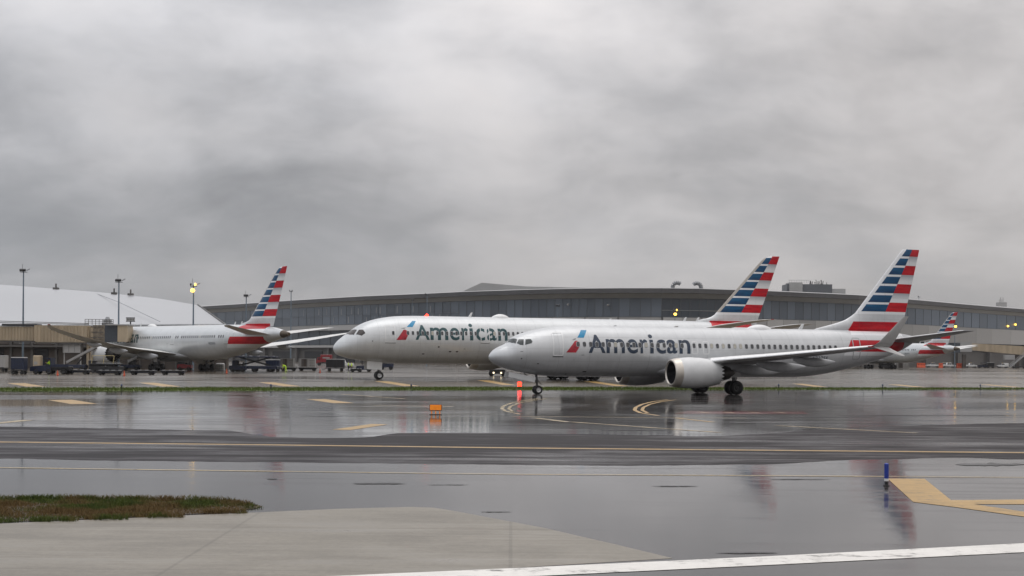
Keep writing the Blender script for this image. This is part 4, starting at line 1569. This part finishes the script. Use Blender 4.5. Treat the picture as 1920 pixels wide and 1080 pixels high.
# ------------------------------------------------------------------ light masts
def mast(px, top, D, label, heads=4, lit=False, base=0.0, antenna=True, thick=.16, group='apron light masts'):
    h = at(px, top, D).z
    p = gd(px, D)
    r = thing('light_mast', label, 'light mast', (p.x, p.y, base), 0, group)
    h -= base
    MB().tube([(0, 0, 0), (0, 0, h * .5), (0, 0, h - .4)], [thick * 1.3, thick, thick * .7], 10).build('pole', M_polec, r, True)
    MB().box((0, 0, h - .7), (1.15, .9, .1)).build('head_frame', M_dark, r)
    for k in range(heads):
        x = -.42 + .84 * k / max(1, heads - 1)
        MB().box((x, -.45, h - .35), (.24, .36, .36), rx=.5).build('flood_lamp', M_yell if lit and k in(1, 2) else M_dark, r)
    if lit:
        MB().lathe([(-.35, .001), (-.3, .3), (0, .45), (.3, .3), (.35, .001)], (0, -.7, h - 1.5), 'z', 12).build('lit_lamp', M_yell, r, True)
    if antenna:
        MB().tube([(-.2, 0, h - .6), (-.2, 0, h + .8)], .035, 5).build('lightning_rod', M_strut, r)
        MB().box((.9, 0, h - .25), (.7, .3, .12), ry=-.5).build('side_arm', M_steel, r)
    return r


M_polec = mat('mast_blue_grey', (.17, .22, .27), .4, metal=.3, var=.1)
mast(43, 503, 255, 'tall blue grey light mast at far left in front of the white roof')
mast(222, 522, 258, 'light mast rising beside the jet bridge cab before the white roof')
mast(362, 530, 262, 'light mast with a glowing yellow lamp above the parked fuselage', 2, True)
mast(461, 551, 330, 'light mast just left of the parked striped fin', 4)
mast(545, 543, 480, 'thin crossbar mast on the skyline right of the parked fin', 2, False, 0, False, .2)
mast(800, 549, 400, 'thin mast rising behind the red beacon', 1, False, 0, False, .14)
mast(1045, 570, 380, 'small lamp mast before the glass front above the middle of the rear fuselage', 3, False, 0, False, .1)
mast(1265, 579, 380, 'lamp mast with a bright yellow twin light before the dark glass recess', 2, True, 0, False, .1)
mast(1790, 604, 470, 'lamp mast with a glowing amber light beside the distant fin', 1, True, 0, False, .12)
mast(1722, 554, 600, 'thin aerial on the roof line right of the front fin', 1, False, 0, False, .12)
mast(773, 560, 520, 'short lamp cluster on the terminal roof left of the red beacon', 2, False, 0, False, .1)


# ------------------------------------------------------------------ ground vehicles
def wheels4(r, xs, y, rad, w):
    for x in xs:
        for q in(-1, 1):
            wheel(r, (x, q * y, rad), rad, w)


def dolly(px, py, L, label, rz=0.0, h=.55):
    r = thing('dolly', label, 'dolly', g(px, py), rz, 'flat dollies on the apron')
    MB().cbox((0, 0, h), (L, 1.7, .16), .02).build('deck', M_dark, r)
    MB().box((0, 0, h - .18), (L * .92, .9, .2)).build('frame', M_nblue, r)
    wheels4(r, (-L * .33, L * .33), .68, .27, .2)
    MB().tube([(-L / 2, 0, h - .2), (-L / 2 - .9, 0, .35)], .05, 6).build('tow_bar', M_dark, r)
    for k in range(4):
        MB().tube([(-L * .4 + k * L * .27, -.8, h + .1), (-L * .4 + k * L * .27, .8, h + .1)], .05, 6).build('roller', M_steel, r)
    return r


def container(px, py, w, label, rz=0.0, z=.66, h=1.63):
    p = g(px, py)
    p.z = z
    r = thing('cargo_container', label, 'cargo container', p, rz, 'grey cargo containers on dollies')
    MB().prism([(-w / 2 + .35, 0), (w / 2, 0), (w / 2, h), (-w / 2, h), (-w / 2, .45)], 'y', -.75, .75).build('shell', M_band, r)
    for x in np.linspace(-w / 2 + .1, w / 2 - .06, 5):
        MB().box((float(x), -.765, h * .55), (.06, .03, h * .82)).build('rib', M_steel, r)
    MB().box((-w * .14, -.768, h * .52), (w * .36, .02, h * .86)).build('door_panel', M_conw, r)
    MB().box((0, -.77, h - .05), (w * .96, .03, .08)).build('top_rail', M_soffit, r)
    for k in range(3):
        MB().box((w * .3, -.772, .35 + k * .45), (w * .3, .02, .04)).build('strap', M_tbase, r)
    return r


def tractor(px, py, label, m, rz=0.0, L=3.0):
    r = thing('baggage_tractor', label, 'baggage tractor', g(px, py), rz, 'baggage tractors')
    MB().prism([(-L / 2, .35), (L / 2, .35), (L / 2, .95), (L * .1, 1.0), (0, 1.1), (-L / 2 + .1, 1.05), (-L / 2, .9)], 'y', -.72, .72).build('body', m, r)
    MB().box((L * .12, 0, 1.2), (.5, 1.2, .3)).build('seat', M_black, r)
    MB().box((L * .34, 0, 1.3), (.12, 1.2, .7)).build('seat_back', M_black, r)
    for x in(-L * .12, L * .42):
        for q in(-.66, .66):
            MB().tube([(x, q, .95), (x, q, 2.0)], .04, 6).build('roof_post', M_dark, r)
    MB().cbox((L * .15, 0, 2.03), (L * .6, 1.45, .08), .02).build('canopy', m, r)
    wheels4(r, (-L * .3, L * .3), .62, .33, .26)
    for q in(-.45, .45):
        MB().lathe([(-L / 2 - .04, .001), (-L / 2 - .04, .1), (-L / 2 + .02, .1)], (0, q, .78), 'x', 10).build('headlight', M_soffit, r)
    return r


def cart(px, py, w, h, label, m, rz=0.0, curtain=None):
    r = thing('baggage_cart', label, 'baggage cart', g(px, py), rz, 'covered baggage carts')
    MB().cbox((0, 0, .55), (w, 1.5, .14), .02).build('deck', M_dark, r)
    MB().cbox((0, 0, h - .06), (w, 1.55, .12), .05).build('roof', M_soffit, r)
    for q in(-1, 1):
        MB().box((q * (w / 2 - .04), 0, (h + .6) / 2), (.06, 1.5, h - .7)).build('end_panel', m, r)
    n = 5
    for k in range(n):
        x = -w / 2 + w * (k + .5) / n
        MB().box((x, -.72 - .03 * (k % 2), (h + .6) / 2), (w / n * .96, .05, h - .8)).build('curtain', curtain or m, r)
    MB().box((0, .7, (h + .6) / 2), (w * .96, .05, h - .8)).build('back_panel', m, r)
    wheels4(r, (-w * .34, w * .34), .6, .26, .18)
    MB().tube([(-w / 2, 0, .45), (-w / 2 - .8, 0, .3)], .05, 6).build('tow_bar', M_dark, r)
    return r


def pickup(px, D, label, m, rz=0.0, L=5.3, cover=False, name='pickup_truck', group='pickups parked at the far stand'):
    r = thing(name, label, 'pickup', gd(px, D), rz, group)
    k = L / 5.3
    MB().prism([(-2.65 * k, .5), (-2.62 * k, .95), (-1.35 * k, 1.12), (-1.2 * k, 1.12), (1.0 * k, 1.12), (2.62 * k, 1.1), (2.65 * k, .5)], 'y', -.92, .92).build('body', m, r)
    MB().prism([(-1.3 * k, 1.12), (-.7 * k, 1.8), (.5 * k, 1.82), (.75 * k, 1.12)], 'y', -.82, .82).build('cab', m, r)
    for y in(-.828, .828):
        MB().prism([(-1.08 * k, 1.18), (-.66 * k, 1.7), (-.2 * k, 1.72), (-.2 * k, 1.18)], 'y', y - .008, y + .008).build('side_window', M_glass, r)
        MB().prism([(-.1 * k, 1.18), (-.1 * k, 1.72), (.42 * k, 1.72), (.6 * k, 1.18)], 'y', y - .008, y + .008).build('side_window', M_glass, r)
    MB().prism([(-1.32 * k, 1.16), (-.76 * k, 1.76), (-.72 * k, 1.76), (-1.28 * k, 1.16)], 'y', -.74, .74).build('windshield', M_glass, r)
    if cover:
        MB().cbox((1.7 * k, 0, 1.5), (1.8 * k, 1.8, .75), .06).build('canopy', m, r)
    wheels4(r, (-1.7 * k, 1.65 * k), .8, .38, .24)
    MB().box((-2.66 * k, 0, .6), (.1, 1.8, .22)).build('bumper', M_dark, r)
    for q in(-.7, .7):
        MB().box((-2.64 * k, q, .86), (.06, .3, .16)).build('headlight', M_soffit, r)
    MB().box((-.1, 0, 1.88), (.25, 1.0, .1)).build('light_bar', M_yel, r)
    return r


# left stand, front row
cart(36, 702, 1.75, 2.35, 'navy covered cart with a pale roof, second thing from the left edge', M_nblue)
cart(1, 697, 1.9, 2.5, 'beige covered cart cut by the left edge of the picture', M_band)
r = thing('crew_truck', 'dark blue flatbed truck with a hi-vis driver, under the jet bridge', 'truck', g(94, 701.8))
MB().prism([(-2.5, .4), (-2.5, .95), (-2.2, 1.1), (-1.25, 1.2), (-.65, 1.2), (.35, 1.2), (.35, .4)], 'y', -.9, .9).build('hood', M_nblue, r)
mb = MB()
mb.box((-.15, .86, 1.7), (1.1, .06, 1.0)).box((-.68, -.86, 1.7), (.1, .08, 1.0)).box((.34, -.86, 1.7), (.12, .08, 1.0)).box((.36, 0, 1.7), (.08, 1.7, 1.0)).box((-.15, 0, 2.22), (1.2, 1.8, .1))
mb.build('cab', M_nblue, r)
MB().cbox((1.6, 0, .98), (2.6, 1.9, .22), .03).build('flat_bed', M_dark, r)
MB().box((1.6, -.95, 1.22), (2.5, .05, .36)).build('bed_side', M_nblue, r)
MB().box((1.6, 0, .7), (2.4, 1.2, .35)).build('frame', M_dark, r)
wheels4(r, (-1.7, .1, 2.1), .78, .4, .26)
for q in(-.65, .65):
    MB().box((-2.52, q, .85), (.06, .3, .18)).build('headlight', M_soffit, r)
truck = r
dolly(147, 702, 3.4, 'empty dolly behind the blue flatbed truck')
dolly(206, 703.2, 3.3, 'empty dolly in front of the yellow-railed loader')
dolly(268, 703, 3.6, 'long empty dolly below the parked left landing gear')
dolly(325, 703, 3.4, 'empty dolly at the right end of the front row')


def loader(px, py, label, L, zt, m, rail=None):
    r = thing('cargo_loader', label, 'cargo loader', g(px, py))
    MB().cbox((0, 0, .75), (L, 2.4, .5), .05).build('chassis', m, r)
    for q in(-1.0, 1.0):
        for s in(-1, 1):
            MB().box((0, q, (zt + 1) / 2), (math.hypot(L * .62, zt - 1.2), .12, .18), ry=s * math.atan2(zt - 1.2, L * .62)).build('scissor_arm', M_dark, r)
    MB().cbox((0, 0, zt), (L * .96, 2.5, .22), .03).build('platform', m, r)
    for k in range(6):
        MB().tube([(-L * .42 + k * L * .165, -1.1, zt + .14), (-L * .42 + k * L * .165, 1.1, zt + .14)], .06, 6).build('roller', M_steel, r)
    MB().cbox((-L * .4, -.5, 1.45), (1.1, 1.0, .95), .08).build('operator_cab', m, r)
    wheels4(r, (-L * .36, 0, L * .36), .95, .42, .3)
    if rail:
        for x in(-L * .4, -L * .02, L * .3):
            MB().tube([(x, -1.2, zt), (x + .15, -1.2, zt + 1.25)], .05, 6).build('rail_post', rail, r)
        MB().tube([(-L * .4 + .15, -1.2, zt + 1.25), (L * .3 + .15, -1.2, zt + 1.25)], .05, 6).build('hand_rail', rail, r)
    return r


loader(199, 699.5, 'dark cargo loader with a cream hand rail below the parked engine', 4.6, 1.35, M_dark, mat('cream_rail', (.5, .42, .22), .45))
loader(478, 697, 'large navy scissor loader raised under the parked tail', 8.0, 2.55, M_nblue)


def belt(px0, py0, px1, py1, D, label, m, base_px):
    a, b = at(px0, py0, D), at(px1, py1, D)
    c = gd(base_px, D)
    r = thing('belt_loader', label, 'belt loader', c)
    a, b = a - c, b - c
    d = (b - a)
    an = -math.atan2(d.z, d.x)
    MB().box((a + b) / 2, (d.length, 1.0, .16), ry=an).build('conveyor', m, r)
    for q in(-.5, .5):
        MB().box((a + b) / 2 + Vector((0, q, .2)), (d.length, .05, .3), ry=an).build('side_guard', M_soffit, r)
    MB().cbox((a.x + d.x * .3, 0, .7), (3.4, 1.5, .55), .06).build('chassis', M_nblue, r)
    MB().tube([(a.x + d.x * .3, 0, .8), a.lerp(b, .62)], .09, 8).build('lift_strut', M_dark, r)
    for x in(-1.1, 1.1):
        for q in(-1, 1):
            wheel(r, (a.x + d.x * .3 + x, q * .68, .36), .36, .24)
    return r


belt(126, 681, 182, 651, 236, 'belt loader slanting up towards the parked engine', M_band, 150)
belt(241, 679, 258, 671, 246, 'short low belt loader behind the parked left landing gear', M_band, 246)
# ground power unit etc.
r = thing('ground_power_unit', 'tan boxy ground power unit beneath the jet bridge', 'power unit', g(71, 693.5))
MB().cbox((0, 0, 1.5), (1.25, 1.6, 2.0), .12).build('housing', M_beige, r)
MB().box((-.1, -.82, 1.2), (.6, .04, .5)).build('panel', M_soffit, r)
MB().cbox((0, 0, .42), (1.7, 1.5, .2), .03).build('chassis', M_dark, r)
wheels4(r, (-.55, .55), .6, .28, .2)
tractor(347, 694, 'small red baggage tractor seen under the parked fuselage', M_red, 0, 2.6)
r = thing('cargo_pallet', 'netted white cargo pallet behind the parked right landing gear', 'cargo', g(413, 694.5))
MB().box((0, 0, .08), (1.7, 1.6, .12)).build('base', M_steel, r)
MB().cbox((0, 0, .75), (1.5, 1.4, 1.2), .2).build('load', M_soffit, r)
for k in range(3):
    MB().box((0, -.715, .4 + k * .34), (1.5, .03, .05)).build('net_strap', M_tbase, r)
    MB().box((-.45 + k * .45, -.72, .75), (.05, .03, 1.1)).build('net_strap', M_tbase, r)
container(539, 695.3, 2.35, 'grey cargo container behind the stooping worker')
container(576, 695.3, 3.0, 'wide grey cargo container right of the stooping worker')
dolly(541, 695.3, 2.9, 'dolly under the grey container by the stooping worker', 0, .52)
dolly(577, 695.3, 3.5, 'dolly carrying the wider grey container', 0, .52)
cart(629, 696, 3.3, 2.25, 'navy baggage cart with black curtains before the wide body nose', M_nblue, 0, M_black)
tractor(683, 697, 'navy baggage tractor beneath the wide body nose', M_nblue, 0, 2.8)
dolly(668, 697.5, 1.9, 'short dolly hitched behind the walking worker', 0, .5)
r = thing('box_truck', 'red box truck at the terminal wall left of the wide body nose', 'truck', gd(609, 395))
MB().cbox((.5, 0, 2.05), (3.2, 2.2, 2.1), .08).build('cargo_box', M_red, r)
MB().prism([(-2.3, .6), (-2.3, 1.4), (-1.9, 2.3), (-1.15, 2.35), (-1.15, .6)], 'y', -1.0, 1.0).build('cab', M_red, r)
MB().box((-1.6, -1.01, 1.85), (.5, .02, .5)).build('side_window', M_glass, r)
MB().box((.1, 0, .75), (4.0, 1.6, .3)).build('frame', M_dark, r)
MB().box((.5, -1.11, 2.2), (2.0, .02, .35)).build('stripe', M_soffit, r)
wheels4(r, (-1.6, 1.2), .9, .45, .28)
pickup(643, 330, 'white pickup parked beyond the wide body nose', M_white, 0, 5.2, False, 'pickup_truck', None)
pickup(725, 290, 'dark blue van-like pickup seen under the wide body nose', M_nblue, 0, 2.9, True, 'pickup_truck', None)
# tug with lit headlamps under the wide body
r = thing('pushback_tug', 'low dark tug with two lit headlamps between the two airliners', 'tug', gd(933, 205))
MB().prism([(-1.2, .35), (1.2, .35), (1.2, .9), (.9, 1.0), (-.9, 1.0), (-1.2, .9)], 'y', -1.6, 2.2).build('body', M_dark, r)
for q in(-.56, .56):
    MB().lathe([(-1.66, .001), (-1.66, .13), (-1.58, .13)], (q, 0, .5), 'y', 12).build('headlight', M_headl, r)
wheels4(r, (-.9, .9), 1.1, .4, .3)
tractor(446, 697, 'navy baggage tractor at the left end of the scissor loader', M_nblue, 0, 2.8)
cart(512, 696.5, 2.4, 2.1, 'navy covered cart at the right end of the scissor loader', M_nblue)
cart(392, 690, 2.6, 2.0, 'dark covered cart behind the parked right landing gear', M_dark)
for px, py, lb in((108, 704.5, 'orange cone before the blue flatbed truck'), (233, 705, 'orange cone between the two leftmost front dollies'), (425, 700, 'orange cone left of the scissor loader'), (600, 699.5, 'orange cone right of the grey containers')):
    r = thing('traffic_cone', lb, 'cone', g(px, py), 0, 'orange cones on the apron')
    MB().box((0, 0, .025), (.4, .4, .05)).build('base', M_dark, r)
    MB().lathe([(.05, .16), (.3, .1), (.3, .1), (.7, .03), (.702, .001)], (0, 0, 0), 'z', 12).build('body', M_orange, r, True)
# right far stand
for px, w, lb in((1727, 3.0, 'orange water barrier at the far stand, nearest the parked fuselage'), (1764, 1.4, 'small orange water barrier between two white pickups'), (1802, 3.2, 'orange water barrier at the far stand, right of the white pickups')):
    r = thing('water_barrier', lb, 'barrier', gd(px, 508), 0, 'orange water barriers')
    MB().prism([(-.6, 0), (.6, 0), (.55, .5), (.3, .8), (.22, 1.75), (-.22, 1.75), (-.3, .8), (-.55, .5)], 'x', -w / 2, w / 2).build('shell', M_orange, r)
    for k in range(max(1, int(w))):
        MB().box((-w / 2 + .5 + k, -.42, 1.1), (.5, .06, .2)).build('fork_slot', M_red, r)
pickup(1749, 522, 'white pickup between two orange barriers, left of the two', M_white, 0)
pickup(1778, 520, 'white pickup left of the wide right-hand orange barrier', M_white, PI)
pickup(1770, 540, 'white covered pickup in the second row behind the barriers', M_white, 0, 5.3, True)
pickup(1820, 525, 'white pickup right of all orange barriers', M_white, PI, 4.6)
pickup(1880, 525, 'white truck beside the foot of the far stairs', M_white, 0, 4.0, True)
p = tractor(1842, 690.5, 'navy tractor at the far right stand', M_nblue, 0, 3.4)
p.location = gd(1842, 515)
p = cart(1858, 690, 2.6, 2.1, 'dark covered cart at the far right stand', M_dark)
p.location = gd(1857, 517)
a = gd(1893, 500)
r = thing('boarding_stairs', 'pale mobile stairs rising to the right picture edge', 'stairs', a)
b = at(1926, 663, 500) - a
MB().box((b.x / 2, 0, b.z / 2 + .3), (b.length, 1.6, .25), ry=-math.atan2(b.z, b.x)).build('stringer', M_soffit, r)
for k in range(12):
    u = (k + .5) / 12
    MB().box((b.x * u, 0, b.z * u + .5), (b.x / 12 * .9, 1.5, .06)).build('step', M_steel, r)
for q in(-.8, .8):
    MB().tube([(0, q, 1.2), (b.x, q, b.z + 1.3)], .06, 6).build('hand_rail', M_soffit, r)
MB().cbox((b.x * .55, 0, .6), (b.x * .9, 1.6, .4), .05).build('chassis', M_dark, r)
wheels4(r, (b.x * .25, b.x * .85), .7, .38, .26)
p = loader(1662, 690, 'dark low loader under the distant fuselage', 4.5, 1.5, M_dark)
p.location = gd(1662, 430)
p = container(1690, 690, 4.0, 'pale container stack under the distant fuselage', 0, 0, 2.6)
p.location = gd(1691, 440)


# ------------------------------------------------------------------ people
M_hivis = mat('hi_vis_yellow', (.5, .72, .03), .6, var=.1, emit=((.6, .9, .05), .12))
M_skin = mat('skin', (.4, .24, .16), .5)
M_trous = mat('dark_trousers', (.03, .035, .05), .7)
M_hair = mat('dark_cap', (.02, .02, .025), .7)


def person(label, loc, rz, J, suit=False, lower=True):
    """J: joints in metres; grows one continuous skin over the skeleton"""
    names = ['pelvis', 'waist', 'chest', 'neck', 'head', 'crown', 'lsh', 'lel', 'lwr', 'lpalm', 'rsh', 'rel', 'rwr', 'rpalm', 'lhip', 'lkn', 'lan', 'lto', 'rhip', 'rkn', 'ran', 'rto']
    rad = dict(pelvis=.15, waist=.135, chest=.16, neck=.06, head=.1, crown=.075, lsh=.075, lel=.052, lwr=.035, lpalm=.035, rsh=.075, rel=.052, rwr=.035, rpalm=.035, lhip=.095, lkn=.065, lan=.045, lto=.04, rhip=.095, rkn=.065, ran=.045, rto=.04)
    E = [('pelvis', 'waist'), ('waist', 'chest'), ('chest', 'neck'), ('neck', 'head'), ('head', 'crown'), ('chest', 'lsh'), ('lsh', 'lel'), ('lel', 'lwr'), ('lwr', 'lpalm'), ('chest', 'rsh'), ('rsh', 'rel'), ('rel', 'rwr'), ('rwr', 'rpalm'), ('pelvis', 'lhip'), ('lhip', 'lkn'), ('lkn', 'lan'), ('lan', 'lto'), ('pelvis', 'rhip'), ('rhip', 'rkn'), ('rkn', 'ran'), ('ran', 'rto')]
    V = [J[n] for n in names]
    R = [rad[n] for n in names]
    Ed = [(names.index(a), names.index(b)) for a, b in E]
    for s in('l', 'r'):
        w, pm = Vector(J[s + 'wr']), Vector(J[s + 'palm'])
        d = (pm - w).normalized()
        side = d.cross(Vector((0, 1, 0)) if abs(d.y) < .9 else Vector((1, 0, 0))).normalized()
        ip = names.index(s + 'palm')
        for k in range(4):
            q = pm + side * (k - 1.5) * .022 + d * .02
            n0 = len(V)
            ln = (.07, .08, .075, .06)[k]
            V += [q, q + d * ln * .6, q + d * ln + Vector((0, 0, -.02))]
            R += [.01, .009, .007]
            Ed += [(ip, n0), (n0, n0 + 1), (n0 + 1, n0 + 2)]
        n0 = len(V)
        iw = names.index(s + 'wr')
        q = w.lerp(pm, .5) - side * .04
        V += [q, q + d * .04 - side * .015]
        R += [.011, .009]
        Ed += [(iw, n0), (n0, n0 + 1)]
    me = bpy.data.meshes.new('person')
    me.from_pydata([tuple(v) for v in V], Ed, [])
    o = bpy.data.objects.new('person', me)
    COL.objects.link(o)
    sk = o.modifiers.new('skin', 'SKIN')
    for i, r_ in enumerate(R):
        me.skin_vertices[0].data[i].radius = (r_, r_)
        me.skin_vertices[0].data[i].use_root = i == 0
    o.modifiers.new('sub', 'SUBSURF').levels = 1
    o.modifiers['sub'].render_levels = 1
    dg = bpy.context.evaluated_depsgraph_get()
    m2 = bpy.data.meshes.new_from_object(o.evaluated_get(dg))
    bpy.data.objects.remove(o)
    m2.materials.clear()
    for mm in(M_hivis, M_skin, M_trous, M_hair):
        m2.materials.append(mm)
    P = [Vector(v) for v in V[:len(names)]]
    for f in m2.polygons:
        c_ = Vector(f.center)
        i = min(range(len(P)), key=lambda k: (P[k] - c_).length - R[k])
        nm = names[i]
        if nm == 'head':
            k = 3 if (c_ - P[i]).z > .05 else 1
        elif nm == 'crown':
            k = 3
        elif nm in('neck', 'lpalm', 'rpalm', 'lwr', 'rwr'):
            k = 1
        elif nm in('lkn', 'rkn', 'lan', 'ran', 'lhip', 'rhip', 'pelvis') and not suit:
            k = 2
        elif nm in('lto', 'rto'):
            k = 3
        else:
            k = 0
        f.material_index = k
        f.use_smooth = True
    o = link('person', m2, None, None, loc, (0, 0, rz))
    for k, (dx, dy, dz) in enumerate(((-.11, -.035, .0), (-.11, .035, .0))):
        h = Vector(J['head'])
    # nose, eyes, ears as small shapes under the body
    hd = Vector(J['head'])
    fd = J['face']
    fw = Vector(fd).normalized()
    sd = Vector((0, 0, 1)).cross(fw).normalized()
    MB().box(hd + fw * .115 + Vector((0, 0, -.01)), (.03, .03, .045)).build('nose', M_skin, o)
    for q in(-1, 1):
        MB().box(hd + fw * .1 + sd * q * .035 + Vector((0, 0, .02)), (.015, .022, .014)).build('eye', M_hair, o)
        MB().box(hd + sd * q * .105, (.04, .02, .06)).build('ear', M_skin, o)
    return tag(o, label, 'person')


def walk(st=.3, arm=.25, lean=.08):
    return dict(pelvis=(0, 0, .95), waist=(-lean * .4, 0, 1.12), chest=(-lean, 0, 1.35), neck=(-lean * 1.3, 0, 1.53), head=(-lean * 1.6, 0, 1.66), crown=(-lean * 1.6, 0, 1.75),
                lsh=(-lean, -.2, 1.43), lel=(-lean + arm * .5, -.27, 1.15), lwr=(-lean + arm * .3, -.27, .92), lpalm=(-lean + arm * .25, -.27, .84),
                rsh=(-lean, .2, 1.43), rel=(-lean - arm * .3, .27, 1.15), rwr=(-lean - arm * 1.1, .26, 1.0), rpalm=(-lean - arm * 1.4, .26, .97),
                lhip=(0, -.1, .9), lkn=(-st * .7, -.1, .5), lan=(-st, -.1, .09), lto=(-st - .16, -.1, .04),
                rhip=(0, .1, .9), rkn=(st * .2, .1, .5), ran=(st * .9, .1, .14), rto=(st * .9 - .14, .1, .045), face=(-1, 0, -.1))


stoop = dict(pelvis=(.1, 0, .92), waist=(-.05, 0, 1.05), chest=(-.3, 0, 1.16), neck=(-.47, 0, 1.2), head=(-.58, 0, 1.19), crown=(-.66, 0, 1.22),
             lsh=(-.34, -.19, 1.16), lel=(-.4, -.24, .88), lwr=(-.45, -.22, .64), lpalm=(-.47, -.22, .56), rsh=(-.34, .19, 1.16), rel=(-.36, .25, .88), rwr=(-.42, .22, .64), rpalm=(-.44, .22, .56),
             lhip=(.1, -.11, .88), lkn=(-.02, -.13, .48), lan=(.05, -.13, .09), lto=(-.12, -.13, .04), rhip=(.1, .11, .88), rkn=(.12, .13, .48), ran=(.3, .13, .09), rto=(.14, .13, .04), face=(-1, 0, -.5))
person('worker stooping in full bright yellow hi-vis beside the grey containers', g(535, 697.3), 0, stoop, True)
person('worker in hi-vis striding behind the nose of the taxiing wide body', g(660, 697.2), 0, walk(.32))
person('second worker in hi-vis standing just left of the striding one', g(653, 696), PI, walk(.08, .1, .03))
sit = dict(pelvis=(.1, 0, .0), waist=(.12, 0, .18), chest=(.12, 0, .4), neck=(.1, 0, .57), head=(.08, 0, .7), crown=(.08, 0, .79),
           lsh=(.12, -.2, .48), lel=(-.05, -.25, .24), lwr=(-.27, -.2, .3), lpalm=(-.34, -.19, .33), rsh=(.12, .2, .48), rel=(-.05, .25, .24), rwr=(-.27, .2, .3), rpalm=(-.34, .19, .33),
           lhip=(.08, -.1, -.02), lkn=(-.36, -.12, .05), lan=(-.4, -.12, -.36), lto=(-.55, -.12, -.42), rhip=(.08, .1, -.02), rkn=(-.36, .12, .05), ran=(-.4, .12, -.36), rto=(-.55, .12, -.42), face=(-1, 0, 0))
t = truck.location
person('seated driver in a hi-vis vest inside the blue flatbed truck', (t.x - .1, t.y - .35, 1.28), 0, sit)
MB().box((-.05, -.1, 1.14), (.6, 1.5, .14)).build('seat', M_black, truck)


# ------------------------------------------------------------------ damp air
hz = MB().box((0, 560, 40), (1900, 1300, 86)).build('haze', None)
tag(hz, 'thin damp haze over the whole airfield', 'haze', kind='stuff')
hm = bpy.data.materials.new('haze')
hm.use_nodes = True
hm.node_tree.nodes.clear()
ho = hm.node_tree.nodes.new('ShaderNodeOutputMaterial')
hv = hm.node_tree.nodes.new('ShaderNodeVolumePrincipled')
hv.inputs['Color'].default_value = (.92, .93, .95, 1)
hv.inputs['Density'].default_value = .00007
hm.node_tree.links.new(hv.outputs[0], ho.inputs['Volume'])
hz.data.materials.append(hm)
